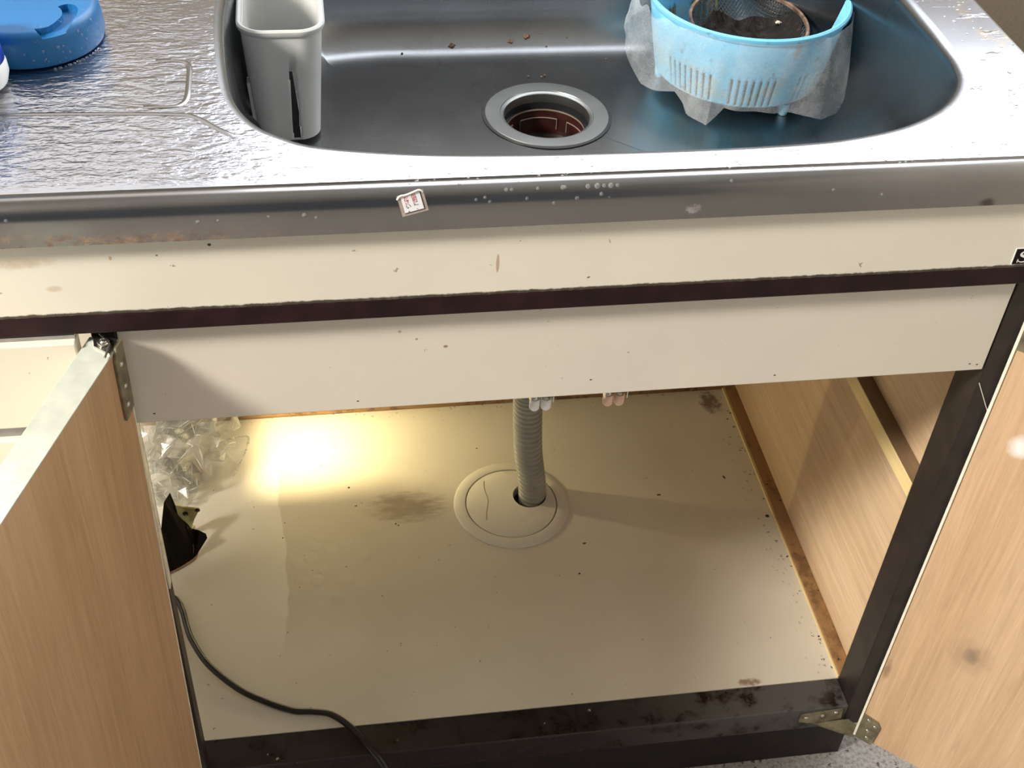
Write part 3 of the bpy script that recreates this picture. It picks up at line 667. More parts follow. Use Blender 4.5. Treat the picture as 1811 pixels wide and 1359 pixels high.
# right door: opens to the right; local +y must point to its outer face (away from the camera)
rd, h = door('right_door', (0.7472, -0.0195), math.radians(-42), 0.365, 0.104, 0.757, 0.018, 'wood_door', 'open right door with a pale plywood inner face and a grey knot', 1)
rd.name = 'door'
bm = bmesh.new(); box(bm, -0.0016, 0.0010, -0.0012, 0.018, -0.0005, h); link('edge_strip', bm, 'pale_edge', rd)
bm = bmesh.new()
prism(bm, [(0.0012, 0, 0.0440), (0.0012, 0, -0.002), (0.0215, 0, -0.0030), (0.0240, 0, 0.034), (0.0190, 0, 0.0415)], (0, -0.0016, 0))
hb = link('hinge_plate', bm, 'hinge', rd); hb['label'] = 'dull brass lower hinge plate on the right door'
screws(hb, [(0.0085, 0.037), (0.0175, 0.031), (0.0115, 0.0185), (0.0135, 0.0055)], -0.0016)
bm = bmesh.new()
prism(bm, [(0.0012, 0, h), (0.0012, 0, h - 0.052), (0.016, 0, h - 0.052), (0.016, 0, h)], (0, -0.0016, 0))
hb = link('hinge_plate', bm, 'hinge', rd); screws(hb, [(0.008, h - 0.012), (0.008, h - 0.026), (0.008, h - 0.042)], -0.0016)
# left door
ld, h = door('left_door', (0.003, -0.0100), math.radians(-108), 0.365, 0.104, 0.7585, 0.0245, 'wood_door_shaded', 'open left door with a shaded plywood inner face and a grey-green top edge', -1, tilt=math.radians(-1.5))
ld.name = 'door'
bm = bmesh.new(); box(bm, 0.0, 0.365, 0.0, 0.025, 0.0, 0.0012); o = link('edge_strip', bm, 'edge_green', ld, bevel=0.0004); o['label'] = 'scuffed grey-green top edge'
bm = bmesh.new(); box(bm, -0.0012, 0.0, 0.0, 0.025, -h, 0.0); link('hinge_edge', bm, 'pale_edge', ld)
bm = bmesh.new()
prism(bm, [(0.0005, 0, 0.004), (0.0005, 0, -0.062), (0.0105, 0, -0.066), (0.0160, 0, -0.066), (0.0165, 0, -0.006), (0.012, 0, 0.004)], (0, -0.0018, 0))
hb = link('hinge_plate', bm, 'hinge', ld); hb['label'] = 'dull brass upper hinge plate on the left door'
screws(hb, [(0.0085, -0.014), (0.0085, -0.036), (0.0095, -0.054)], -0.0018)
bm = bmesh.new()
prism(bm, [(0.000, 0.002, 0.0012), (0.018, 0.001, 0.0012), (0.012, 0.016, 0.0012), (0.0, 0.022, 0.0012)], (0, 0, 0.002))
tube(bm, circ(0.008, 0.010, 0.0050, 0.0035, 16) + [circ(0.008, 0.010, 0.0050, 0.0035, 16)[0]], 0.0012, 6); dome(bm, (0.008, 0.010, 0.003), (0, 0, 1), 0.0035, 0.004, 12)
tube(bm, [(0.024, 0.002, 0.0035), (0.010, 0.004, 0.0055), (0.000, 0.016, 0.0055)], 0.0009, 6)
link('hinge_pivot', bm, 'screw', ld, smooth=True)
# arm of the lower right hinge, screwed to the bottom rail
bm = bmesh.new()
prism(bm, [(0.682, -0.0002, 0.127), (0.7325, -0.0002, 0.131), (0.7345, -0.0002, 0.112), (0.700, -0.0002, 0.107), (0.6815, -0.0002, 0.113)], (0, -0.0018, 0))
prism(bm, [(0.700, -0.001, 0.107), (0.745, -0.001, 0.107), (0.757, -0.012, 0.104), (0.750, -0.021, 0.1030), (0.7425, -0.0215, 0.1030)], (0, 0, -0.0018))
ha = T(link('hinge_arm', bm, 'hinge', cab)); ha['label'] = 'dull brass hinge arm on the bottom rail'
for (x, z) in ((0.689, 0.120), (0.709, 0.1215), (0.725, 0.125)):
    bm = bmesh.new(); dome(bm, (x, -0.002, z), (0, -1, 0), 0.0026, 0.0013, 12); o = link('screw', bm, 'screw', ha, smooth=True)
# black maker's badge with a white letter, cut by the picture edge
bm = bmesh.new(); box(bm, 0.7176, 0.7620, -0.0132, -0.0119, 0.7925, 0.8075); bd = T(link('badge', bm, 'badge_black', cab)); bd['label'] = 'small black badge with a white serif letter S'
bm = bmesh.new(); box(bm, 0.7170, 0.7626, -0.0128, -0.0119, 0.7919, 0.8081); o = link('badge_rim', bm, 'badge_white', bd)
bm = bmesh.new()
sp = catmull([(0.0036, 0.0026, 0), (0.0028, 0.0040, 0), (0.0008, 0.0049, 0), (-0.0016, 0.0045, 0), (-0.0028, 0.0030, 0), (-0.0022, 0.0014, 0), (0.0002, 0.0002, 0), (0.0026, -0.0012, 0), (0.0034, -0.0028, 0), (0.0022, -0.0044, 0), (-0.0004, -0.0050, 0), (-0.0028, -0.0044, 0), (-0.0040, -0.0028, 0)], 6)
n_ = len(sp)
for i, p in enumerate(sp): pass
def ribbon(path, wf):
    rl = []
    for i, p in enumerate(path):
        t = (path[min(i + 1, len(path) - 1)] - path[max(i - 1, 0)]).normalized(); s = Vector((-t.y, t.x, 0)); w = wf(i / (len(path) - 1))
        q = [p + s * w, p - s * w]; rl.append([(0.7258 + a.x * 1.12, -0.01335, 0.7998 + a.y * 1.05) for a in q])
    rings(bm, rl, cyclic=False)
ribbon(sp, lambda t: 0.00035 + 0.00075 * math.sin(math.pi * t) ** 2)
ribbon([Vector((0.0036, 0.0018, 0)), Vector((0.0037, 0.0050, 0))], lambda t: 0.0004)
ribbon([Vector((-0.0041, -0.0020, 0)), Vector((-0.0041, -0.0054, 0))], lambda t: 0.0004)
o = link('lettering', bm, 'badge_white', bd)

# drawers on the left
dr = empty('drawer_unit', (-0.30, 0.0, 0.0), label='bank of cream drawer fronts with grey pull strips, left of the open doors', cat='drawer unit')
for (z1, z0) in ((0.7665, 0.6835), (0.6700, 0.5300), (0.516, 0.340), (0.326, 0.14)):
    f = T(boxo('drawer_front', (-0.58, -0.0285, -0.0180, -0.0005, z0, z1), 'cream_drawer', dr, bevel=0.0012))
    bm = bmesh.new(); box(bm, -0.58, -0.0290, -0.0120, -0.0010, z1 + 0.0002, z1 + 0.0130 if z1 < 0.7 else z1 + 0.0035)
    p = link('pull_strip', bm, 'pull', f)

# ================================================================== HOSE AND PLATE
bm = bmesh.new()
hp = catmull([(DX, DY, 0.668), (0.391, 0.332, 0.60), (0.396, 0.345, 0.48), (0.4005, 0.362, 0.36), (0.4030, 0.370, 0.31), (0.4085, 0.371, 0.225), (0.4185, 0.3715, 0.150), (0.4205, 0.3715, 0.060)], 48)
# corrugations: even rings along the length
L = [0.0]
for a, b in zip(hp, hp[1:]): L.append(L[-1] + (b - a).length)
tot = L[-1]; N = 760; path = []; j = 0
for i in range(N):
    s = tot * i / (N - 1)
    while j < len(L) - 2 and L[j + 1] < s: j += 1
    t = (s - L[j]) / max(L[j + 1] - L[j], 1e-9); path.append(hp[j].lerp(hp[j + 1], t))
up = Vector((1, 0, 0)); rl = []
for i, p in enumerate(path):
    t = (path[min(i + 1, N - 1)] - path[max(i - 1, 0)]).normalized(); up = (up - t * up.dot(t)).normalized(); sd = t.cross(up); row = []
    for k in range(36):
        a = 2 * math.pi * k / 36; ph = tot * i / (N - 1) / 0.0086 * 2 * math.pi + a
        row.append(p + (up * math.cos(a) + sd * math.sin(a)) * (0.0188 - 0.0030 * (0.5 - 0.5 * math.sin(ph)) ** 2.5))
    rl.append(row)
rings(bm, rl, close_start=True, close_end=True)
tag(link('drain_hose', bm, 'hose', smooth=True), 'grey corrugated drain hose running down through the round floor plate', 'hose')
pl = empty('pipe_plate', (0.3885, 0.3576, ZF), label='round off-white plastic pipe plate on the cabinet floor around the hose', cat='pipe cover')
PX, PY = 0.3885, 0.3576
bm = bmesh.new(); lathe(bm, [(0.0775, ZF), (0.0775, ZF + 0.0012), (0.0755, ZF + 0.0030), (0.0640, ZF + 0.0040), (0.0622, ZF + 0.0036), (0.0618, ZF + 0.0004)], PX, PY, 96)
T(link('outer_ring', bm, 'plate', pl, smooth=True))
bm = bmesh.new(); n = 96
hole = circ(HX, HY, ZF, HR, n); 
def lv(pts, z): return [(p[0], p[1], z) for p in pts]
out_ = [(PX + 0.0606 * math.cos(2 * math.pi * i / n), PY + 0.0606 * math.sin(2 * math.pi * i / n), ZF) for i in range(n)]
mid = [tuple(Vector(a).lerp(Vector(b), 0.5)) for a, b in zip(out_, hole)]; ed = [tuple(Vector(a).lerp(Vector(b), 0.03)) for a, b in zip(out_, hole)]
rings(bm, [lv(out_, ZF + 0.0004), lv(out_, ZF + 0.0030), lv(ed, ZF + 0.0038), lv(mid, ZF + 0.0040), lv(hole, ZF + 0.0040), lv(hole, ZF - 0.012)])
T(link('inner_disc', bm, 'plate', pl, smooth=True))
bm = bmesh.new(); tube(bm, catmull([(0.357, 0.401, ZF + 0.004), (0.3555, 0.385, ZF + 0.004), (0.358, 0.365, ZF + 0.004), (0.353, 0.343, ZF + 0.004), (0.351, 0.330, ZF + 0.004)], 6), 0.00035, 5)
T(link('hairline_crack', bm, 'slot_dark', pl))

# ================================================================== THINGS IN THE CABINET
# crumpled clear bag
rng = random.Random(11)
bm = bmesh.new()
def crumple(c, r, sub, amp, seed, squash=1.0):
    ret = bmesh.ops.create_icosphere(bm, subdivisions=sub, radius=1.0)
    for v in ret['verts']:
        p = v.co.copy(); sd = Vector((seed * 3.1, seed * 1.7, seed * 5.3))
        cell = noise.cell_vector(p * 2.7 + sd) - Vector((0.5, 0.5, 0.5))
        rdg = abs(noise.noise(p * 2.1 + sd)) * 1.1 + abs(noise.noise(p * 4.6 + sd)) * 0.55 + abs(noise.noise(p * 9.5 + sd)) * 0.22
        q = p * (1.12 - amp * rdg) + cell * amp * 0.22
        v.co = Vector((c[0] + q.x * r[0], c[1] + q.y * r[1], max(ZF + 0.001 + rng.random() * 0.002, c[2] + q.z * r[2])))
crumple((-0.032, 0.462, 0.185), (0.060, 0.060, 0.066), 3, 0.75, 1)
crumple((-0.085, 0.485, 0.200), (0.060, 0.055, 0.075), 3, 0.75, 2)
crumple((-0.020, 0.495, 0.225), (0.070, 0.050, 0.060), 3, 0.70, 3)
crumple((-0.060, 0.420, 0.160), (0.040, 0.040, 0.035), 3, 0.7, 4)
# loose flap reaching towards the light
def sheet(P00, P10, P01, P11, nu, nv, amp, seed):
    P = [Vector(p) for p in (P00, P10, P01, P11)]; vs = []
    for j in range(nv + 1):
        row = []
        for i in range(nu + 1):
            u, w = i / nu, j / nv
            p = (P[0] * (1 - u) + P[1] * u) * (1 - w) + (P[2] * (1 - u) + P[3] * u) * w
            q = Vector((p.x * 38 + seed, p.y * 38, p.z * 38))
            p = p + Vector((noise.noise(q), noise.noise(q + Vector((9, 3, 1))), noise.noise(q + Vector((2, 8, 5))))) * amp + Vector((0, -abs(noise.noise(q * 0.6)) * amp * 2, 0))
            if p.z < ZF + 0.0008: p.z = ZF + 0.0008
            row.append(bm.verts.new(p))
        vs.append(row)
    for j in range(nv):
        for i in range(nu): bm.faces.new((vs[j][i], vs[j][i + 1], vs[j + 1][i + 1], vs[j + 1][i]))
sheet((-0.02, 0.430, 0.140), (0.020, 0.445, 0.140), (-0.03, 0.47, 0.215), (0.043, 0.470, 0.183), 12, 12, 0.006, 3.0)
sheet((-0.12, 0.40, 0.138), (-0.02, 0.42, 0.138), (-0.12, 0.47, 0.29), (0.02, 0.48, 0.26), 14, 14, 0.010, 7.0)
tube(bm, catmull([(0.020, 0.441, 0.142), (0.034, 0.455, 0.160), (0.044, 0.468, 0.181), (0.038, 0.470, 0.187), (0.012, 0.468, 0.183), (-0.012, 0.462, 0.172)], 8), 0.0011, 6)
bm.normal_update(); bmc = bmesh.new()
ced = [e for e in bm.edges if len(e.link_faces) == 2 and e.calc_face_angle(0) > 0.75]
rng.shuffle(ced)
for e in ced[:420]:
    a_, b__ = e.verts[0].co, e.verts[1].co
    if min(a_.z, b__.z) < ZF + 0.004: continue
    m_ = (a_ + b__) / 2 + Vector((0, 0, 0.0004)); wd = rng.uniform(0.0002, 0.0009)
    tube(bmc, [a_, a_.lerp(m_, 0.5), m_, m_.lerp(b__, 0.5), b__], lambda t, w=wd: 0.00008 + w * math.sin(math.pi * t), 5)
tag(link('plastic_bag', bm, 'bag'), 'crumpled clear plastic bag in the back left corner beside the light', 'plastic bag')
link('crease', bmc, 'crease', bpy.data.objects['plastic_bag'])['kind'] = 'stuff'

# torn black sheet
bm = bmesh.new()
pts = [(-0.0487, 0.34, 0.2212), (-0.0544, 0.325, 0.2224), (-0.0594, 0.31, 0.1994), (-0.0619, 0.3, 0.1863), (-0.0589, 0.295, 0.1858), (-0.0615, 0.29, 0.1846), (-0.0640, 0.283, 0.1360), (-0.0437, 0.292, 0.1362), (-0.0266, 0.305, 0.1365), (-0.0218, 0.312, 0.1407), (-0.0196, 0.315, 0.1476), (-0.0147, 0.318, 0.1541), (-0.0096, 0.318, 0.1572), (-0.0112, 0.322, 0.1602), (-0.0211, 0.330, 0.1594), (-0.0293, 0.332, 0.1607), (-0.0326, 0.332, 0.1691), (-0.0381, 0.332, 0.1786), (-0.0417, 0.334, 0.1731), (-0.0432, 0.336, 0.178), (-0.0447, 0.338, 0.1989)]
prism(bm, pts, (0.0008, 0.0022, 0.0006))
prism(bm, [(-0.0640, 0.283, 0.1362), (-0.0266, 0.305, 0.1362), (-0.0330, 0.328, 0.1362), (-0.0660, 0.315, 0.1362)], (0, 0, 0.0015))
bs = link('torn_sheet', bm, 'black_sheet'); tag(bs, 'torn black sheet standing at the left of the cabinet floor, below the clear bag', 'torn sheet')
bm = bmesh.new(); tube(bm, catmull([(-0.0600, 0.2822, 0.1368), (-0.0437, 0.2912, 0.1372), (-0.0266, 0.3042, 0.1375), (-0.0222, 0.3112, 0.1407)], 5), 0.0011, 6)
o = link('brown_edge', bm, 'wood_cleat_dirty', bs)
bm = bmesh.new(); tube(bm, catmull([(-0.0326, 0.3310, 0.1691), (-0.0300, 0.3240, 0.158), (-0.0270, 0.3150, 0.147), (-0.0285, 0.3060, 0.139)], 5), 0.0007, 6)
link('fold', bm, 'crumb', bs)
bk = empty('metal_bracket', (-0.033, 0.345, ZF), label='yellowish perforated metal plate half behind the torn black sheet', cat='bracket')
bm = bmesh.new(); prism(bm, [(-0.0466, 0.345, 0.1955), (-0.0338, 0.345, 0.1897), (-0.016, 0.345, 0.1848), (-0.0251, 0.345, 0.1652), (-0.0343, 0.345, 0.1380), (-0.0430, 0.345, 0.1374), (-0.045, 0.345, 0.1615), (-0.0467, 0.345, 0.1794)], (0, 0.0025, 0))
box(bm, -0.044, -0.030, 0.345, 0.362, ZF + 0.0002, ZF + 0.0028)
T(link('plate', bm, 'brass_plate', bk, bevel=0.0005))
bm = bmesh.new()
for (x, z, r) in ((-0.0346, 0.1787, 0.0036), (-0.0388, 0.1590, 0.0036), (-0.0190, 0.1835, 0.0032)):
    rings(bm, [[(x + rr * math.cos(2 * math.pi * i / 20), yy, z + rr * math.sin(2 * math.pi * i / 20)) for i in range(20)] for rr, yy in ((r, 0.3449), (r, 0.3442), (r * 0.75, 0.3442), (r * 0.6, 0.3449), (0.0001, 0.3449))])
T(link('screw_hole', bm, 'black', bk, smooth=True))

# lamp behind the apron, hung from the basin side
lp = empty('work_lamp', (0.100, 0.455, 0.27), label='lit work lamp hanging behind the apron panel above the bright spot', cat='lamp')
LX, LY = 0.104, 0.470
bm = bmesh.new(); lathe(bm, [(0.0001, 0.282), (0.010, 0.284), (0.016, 0.290), (0.018, 0.298), (0.017, 0.308), (0.0135, 0.318), (0.0130, 0.326)], LX, LY, 32)
T(link('bulb', bm, 'bulb', lp, smooth=True))
bm = bmesh.new(); lathe(bm, [(0.0135, 0.322), (0.016, 0.326), (0.017, 0.365), (0.010, 0.385), (0.004, 0.392)], LX, LY, 24, close_start=True, close_end=True)
T(link('socket', bm, 'black', lp, smooth=True))
bm = bmesh.new(); tube(bm, catmull([(LX, LY, 0.385), (LX - 0.005, LY + 0.03, 0.46), (0.09, 0.545, 0.52), (0.088, 0.559, 0.55)], 8), 0.003, 8)
tube(bm, catmull([(0.088, 0.5655, 0.556), (0.088, 0.556, 0.556), (0.088, 0.553, 0.551), (0.088, 0.558, 0.547)], 6), 0.0015, 6)

T(link('hook_cord', bm, 'cord', lp, smooth=True))
bm = bmesh.new()
box(bm, LX - 0.0110, LX - 0.0095, LY - 0.0120, LY + 0.075, 0.2365, 0.276); box(bm, LX - 0.0095, LX + 0.024, LY - 0.0120, LY - 0.0105, 0.2365, 0.276)
T(link('added_baffle', bm, 'black', lp))  # unseen plates added to cut the light spot's left and front edges
ll = bpy.data.lights.new('bulb_light', 'POINT'); ll.energy = 2.0; ll.color = (1.0, 0.83, 0.44); ll.shadow_soft_size = 0.005;
lo = bpy.data.objects.new('bulb_light', ll); COL.objects.link(lo); lo.location = (LX, LY, 0.258); lo.rotation_euler = (0, 0, 0)

# power cord across the floor
bm = bmesh.new()
cp = catmull([(-0.26, 0.33, 0.1385), (-0.16, 0.285, 0.1385), (-0.09, 0.255, 0.140), (-0.0545, 0.2445, 0.1405), (-0.0430, 0.2330, 0.1420), (-0.0360, 0.2150, 0.1430), (-0.0310, 0.1950, 0.1430), (-0.0230, 0.1700, 0.1450), (-0.0030, 0.1330, 0.1460), (0.0300, 0.0990, 0.1430), (0.0600, 0.0800, 0.1400), (0.0930, 0.0645, 0.1385), (0.1150, 0.0600, 0.1395), (0.1360, 0.0520, 0.1420), (0.1560, 0.0330, 0.1430), (0.1720, 0.0120, 0.1415), (0.1860, -0.0060, 0.1360), (0.1960, -0.0180, 0.1220), (0.2100, -0.0320, 0.1000), (0.2350, -0.0620, 0.0500), (0.2600, -0.1000, 0.0120), (0.30, -0.18, 0.0050), (0.36, -0.40, 0.0045)], 8)
tube(bm, cp, 0.0037, 10)
tag(link('power_cord', bm, 'cord', smooth=True), 'black power cord snaking across the cabinet floor and over the front rail', 'cord')

# ================================================================== THINGS ON THE WORKTOP AND IN THE BASIN
# blue lid with a crescent finger recess
bm = bmesh.new(); lx, ly, lr = -0.066, 0.228, 0.0585; z0 = ZC + 0.0006
lathe(bm, [(lr - 0.0035, z0), (lr - 0.001, z0 + 0.0015), (lr, z0 + 0.006), (lr - 0.0008, z0 + 0.020), (lr - 0.0020, z0 + 0.0260), (lr - 0.0045, z0 + 0.0292), (lr - 0.0080, z0 + 0.0300), (0.03, z0 + 0.0300), (0.012, z0 + 0.0300)], lx, ly, 96, close_start=True, close_end=True)
lid = link('jar_lid', bm, 'blue_lid', smooth=True); tag(lid, 'round blue plastic lid with a crescent finger recess, wet, on the drainboard', 'lid')
cres = [(-0.0529, 0.1818), (-0.048, 0.1822), (-0.0438, 0.1842), (-0.04, 0.189), (-0.0375, 0.1946), (-0.0353, 0.2003), (-0.0345, 0.2061), (-0.0353, 0.212), (-0.0371, 0.2165), (-0.0394, 0.2199), (-0.0356, 0.2232), (-0.0325, 0.2244), (-0.0292, 0.2236), (-0.0257, 0.2212), (-0.0235, 0.2167), (-0.0229, 0.2114), (-0.0234, 0.2027), (-0.025, 0.1962), (-0.0268, 0.1898), (-0.0303, 0.1835), (-0.0344, 0.1788), (-0.0385, 0.1759), (-0.0426, 0.1743), (-0.0464, 0.1744), (-0.0501, 0.1767)]
bm = bmesh.new(); prism(bm, [(x, y, z0 + 0.0245) for x, y in cres], (0, 0, 0.02)); cut = link('cutter', bm, 'blue_lid')
bo = lid.modifiers.new('recess', 'BOOLEAN'); bo.operation = 'DIFFERENCE'; bo.object = cut; bo.solver = 'EXACT'
dg = bpy.context.evaluated_depsgraph_get(); dg.update(); me = bpy.data.meshes.new_from_object(lid.evaluated_get(dg)); lid.modifiers.clear(); lid.data = me; bpy.data.objects.remove(cut)
bm = bmesh.new()
for i in range(46):
    a = random.uniform(-1.5, 0.25); zz_ = random.uniform(0.002, 0.027)
    r = random.uniform(0.0005, 0.0014); rr = lr - 0.0002 - (0.0015 if zz_ > 0.02 else 0)
    dome(bm, (lx + rr * math.cos(a), ly + rr * math.sin(a), z0 + zz_), (math.cos(a), math.sin(a), 0.1), r, r * 0.6, 8)
for i in range(14):
    a = random.uniform(-1.3, 0.6); rr = lr * random.uniform(0.75, 0.9); r = random.uniform(0.0004, 0.0010)
    dome(bm, (lx + rr * math.cos(a), ly + rr * math.sin(a), z0 + 0.0299), (0, 0, 1), r, r * 0.5, 8)
for i in range(12):
    a = -1.15 + i * 0.07; r = random.uniform(0.001, 0.002)
    dome(bm, (lx + (lr + 0.001) * math.cos(a), ly + (lr + 0.001) * math.sin(a), ZC), (0, 0, 1), r, r * 0.7, 8)
o = link('water_droplets', bm, 'water', lid, smooth=True); o['kind'] = 'stuff'
# bottle at the left edge
bt = empty('detergent_bottle', (-0.104, 0.150, ZC), label='white bottle with a blue top and navy band, at the left edge of the photo', cat='bottle')
bx, by = -0.1025, 0.1500; z0 = ZC + 0.0004
bm = bmesh.new(); lathe(bm, [(0.024, z0), (0.029, z0 + 0.003), (0.0312, z0 + 0.010), (0.0308, z0 + 0.018), (0.0298, z0 + 0.021)], bx, by, 48, close_start=True); T(link('body', bm, 'bottle_white', bt, smooth=True))
bm = bmesh.new(); lathe(bm, [(0.0298, z0 + 0.021), (0.0301, z0 + 0.0215), (0.0292, z0 + 0.0300), (0.0288, z0 + 0.0305)], bx, by, 48); T(link('navy_band', bm, 'navy', bt, smooth=True))
bm = bmesh.new(); lathe(bm, [(0.0288, z0 + 0.0305), (0.0290, z0 + 0.031), (0.0270, z0 + 0.046), (0.023, z0 + 0.056), (0.014, z0 + 0.062), (0.0001, z0 + 0.063)], bx, by, 48); T(link('top', bm, 'blue_cap', bt, smooth=True))

# utensil holder
uh = empty('utensil_holder', (0.1335, 0.332, ZB), label='frosted white plastic utensil holder with tall slots, in the left end of the basin', cat='utensil holder')
bm = bmesh.new()
def rrect(cx, cy, hx, hy, r, z, n=14):
    out = []
    for (sx, sy, a0) in ((1, 1, 0), (-1, 1, 90), (-1, -1, 180), (1, -1, 270)):
        for i in range(n + 1):
            a = math.radians(a0 + 90 * i / n); out.append((cx + sx * (hx - r) + r * math.cos(a), cy + sy * (hy - r) + r * math.sin(a), z))
        nx, ny = {(1, 1): (-1, 1), (-1, 1): (-1, -1), (-1, -1): (1, -1), (1, -1): (1, 1)}[(sx, sy)]
        a = math.radians(a0 + 90)
        p0 = out[-1]; p1 = (cx + nx * (hx - r) + r * math.cos(a), cy + ny * (hy - r) + r * math.sin(a), z)
        for i in range(1, 20): out.append((p0[0] + (p1[0] - p0[0]) * i / 20, p0[1] + (p1[1] - p0[1]) * i / 20, z))
    return out
ux, uy = 0.1338, 0.336
zs = [ZB + 0.0048, ZB + 0.012, ZB + 0.02, ZB + 0.03, ZB + 0.04, ZB + 0.05, ZB + 0.06, ZB + 0.07, ZB + 0.08, ZB + 0.10, ZB + 0.112, ZB + 0.1175]
def hz(z): t = (z - ZB) / 0.12; return 0.0300 + 0.0068 * t, 0.046 + 0.009 * t
rl = [rrect(ux, uy, *hz(z), 0.021, z) for z in zs]
vs = [[bm.verts.new(p) for p in r] for r in rl]; n = len(rl[0])
for a in range(len(zs) - 1):
    for i in range(n):
        j = (i + 1) % n; c = (Vector(rl[a][i]) + Vector(rl[a][j])) / 2
        front = c.y < uy - 0.040 and abs(c.x - 0.1415) < 0.0034 - 0.00002 * a
        left = c.x < ux - 0.024 and abs(c.y - 0.312) < 0.004
        if (front or left) and zs[a + 1] < ZB + 0.081: continue
        bm.faces.new((vs[a][i], vs[a][j], vs[a + 1][j], vs[a + 1][i]))
bm.faces.new(vs[0][::-1])
b_ = T(link('body', bm, 'holder', uh, smooth=True)); s_ = b_.modifiers.new('thick', 'SOLIDIFY'); s_.thickness = 0.0022; s_.offset = -1
bm = bmesh.new()
fy0, fy1 = uy - hz(ZB + 0.005)[1], uy - hz(ZB + 0.082)[1]
prism(bm, [(0.1378, fy0 + 0.0012, ZB + 0.006), (0.1450, fy0 + 0.0012, ZB + 0.006), (0.1446, fy0 - 0.0014, ZB + 0.036), (0.1412, fy1 + 0.0014, ZB + 0.079), (0.1384, fy1 + 0.0014, ZB + 0.079)], (0, 0.0012, 0))
T(link('slot_shade', bm, 'seal', uh))  # dark strip stands in for the shade inside the front slot
bm = bmesh.new(); prism(bm, [(0.1016, 0.300, ZB + 0.020), (0.1048, 0.300, ZB + 0.020), (0.1018, 0.297, ZB + 0.062), (0.0990, 0.297, ZB + 0.062)], (0, 0.012, 0))
T(link('side_rib', bm, 'holder', uh))
bm = bmesh.new(); hx, hy = hz(ZB + 0.12)
rings(bm, [rrect(ux, uy, hx + d_, hy + d_, 0.022 + d_, z) for d_, z in ((-0.0015, ZB + 0.116), (0.0015, ZB + 0.1155), (0.0028, ZB + 0.118), (0.0028, ZB + 0.1205), (0.0012, ZB + 0.1222), (-0.0012, ZB + 0.1215), (-0.0022, ZB + 0.118))])
T(link('rim', bm, 'holder', uh, smooth=True))

# blue basket
BX, BY = 0.604, 0.391
bk_ = empty('drain_basket', (BX, BY, ZB), label='round sky-blue slotted plastic basket in the right end of the basin', cat='basket')
bm = bmesh.new(); N = 240; Z0, Z1 = 0.757, 0.840
lev = [Z0 + 0.0, Z0 + 0.004, Z0 + 0.036, Z0 + 0.042, Z0 + 0.06, Z1]
def br(z): return 0.0855 + 0.0155 * ((z - Z0) / (Z1 - Z0)) ** 0.8
rl = [circ(BX, BY, z, br(z) - (0.004 if i == 0 else 0), N) for i, z in enumerate(lev)]
vs = [[bm.verts.new(p) for p in r] for r in rl]
def is_slot(i):
    a = (i + 0.5) / N * 360
    if a > 180: a -= 360
    blocks = [(-158, -121), (-113, -84), (-68, -60), (-50, -20), (-10, 40), (60, 110), (125, 165)]
    return any(p <= a <= q for p, q in blocks) and (i % 3 == 0)
for a in range(len(lev) - 1):
    for i in range(N):
        if a == 1 and is_slot(i): continue
        j = (i + 1) % N; bm.faces.new((vs[a][i], vs[a][j], vs[a + 1][j], vs[a + 1][i]))
bm.faces.new(vs[0][::-1])
o = T(link('body', bm, 'basket', bk_, smooth=True)); s_ = o.modifiers.new('thick', 'SOLIDIFY'); s_.thickness = 0.0018; s_.offset = -1
bm = bmesh.new(); lathe(bm, [(0.0995, Z1 - 0.004), (0.1020, Z1 - 0.005), (0.1040, Z1 - 0.002), (0.1040, Z1 + 0.0012), (0.1022, Z1 + 0.0028), (0.0998, Z1 + 0.0018), (0.0985, Z1 - 0.003)], BX, BY, 120); T(link('rim', bm, 'basket', bk_, smooth=True))
bm = bmesh.new()
for i in range(N):
    if not is_slot(i): continue
    a0, a1 = (i - 0.35) / N * 2 * math.pi, (i + 1.35) / N * 2 * math.pi
    q = [(BX + (br(z) - 0.0024) * math.cos(a), BY + (br(z) - 0.0024) * math.sin(a), z) for a, z in ((a0, Z0 + 0.0035), (a1, Z0 + 0.0035), (a1, Z0 + 0.037), (a0, Z0 + 0.037))]
    c_ = Vector((BX, BY, Z0 + 0.02)); prism(bm, q, (c_ - (Vector(q[0]) + Vector(q[2])) / 2).normalized() * 0.0006)
T(link('slot_grime', bm, 'slot_dark', bk_))['kind'] = 'stuff'
for a in (-68, 52, 172):
    bm = bmesh.new(); fx, fy = BX + 0.0885 * math.cos(math.radians(a)), BY + 0.0885 * math.sin(math.radians(a)); fx -= 0.008 * math.cos(math.radians(a)); fy -= 0.008 * math.sin(math.radians(a))
    lathe(bm, [(0.004, ZB + 0.0003), (0.005, ZB + 0.002), (0.0056, Z0 + 0.001)], fx, fy, 16, close_start=True, close_end=True); T(link('foot', bm, 'basket', bk_, smooth=True))
# net liner pulled over the basket
ctl = [(-200, .121, .792), (-190, .124, .796), (-178, .126, .792), (-166, .125, .776), (-160, .122, .767), (-150, .118, .768), (-140, .117, .774), (-133, .120, .7685), (-129, .127, .7625), (-119, .134, .7600), (-113, .115, .7735), (-102, .110, .7690), (-86, .108, .7655), (-76, .108, .7635), (-67, .113, .7600), (-60, .120, .7550), (-45, .124, .7540), (-27, .121, .7560), (-15, .106, .766), (0, .105, .778), (40, .106, .79), (80, .108, .785), (120, .112, .785), (160, .121, .792)]
def interp(a):
    for (a0, r0, z0_), (a1, r1, z1_) in zip(ctl, ctl[1:]):
        if a0 <= a <= a1:
            t = (a - a0) / (a1 - a0); return r0 + (r1 - r0) * t, z0_ + (z1_ - z0_) * t
    return ctl[-1][1], ctl[-1][2]
bm = bmesh.new(); NA, NV = 240, 16; vs = []
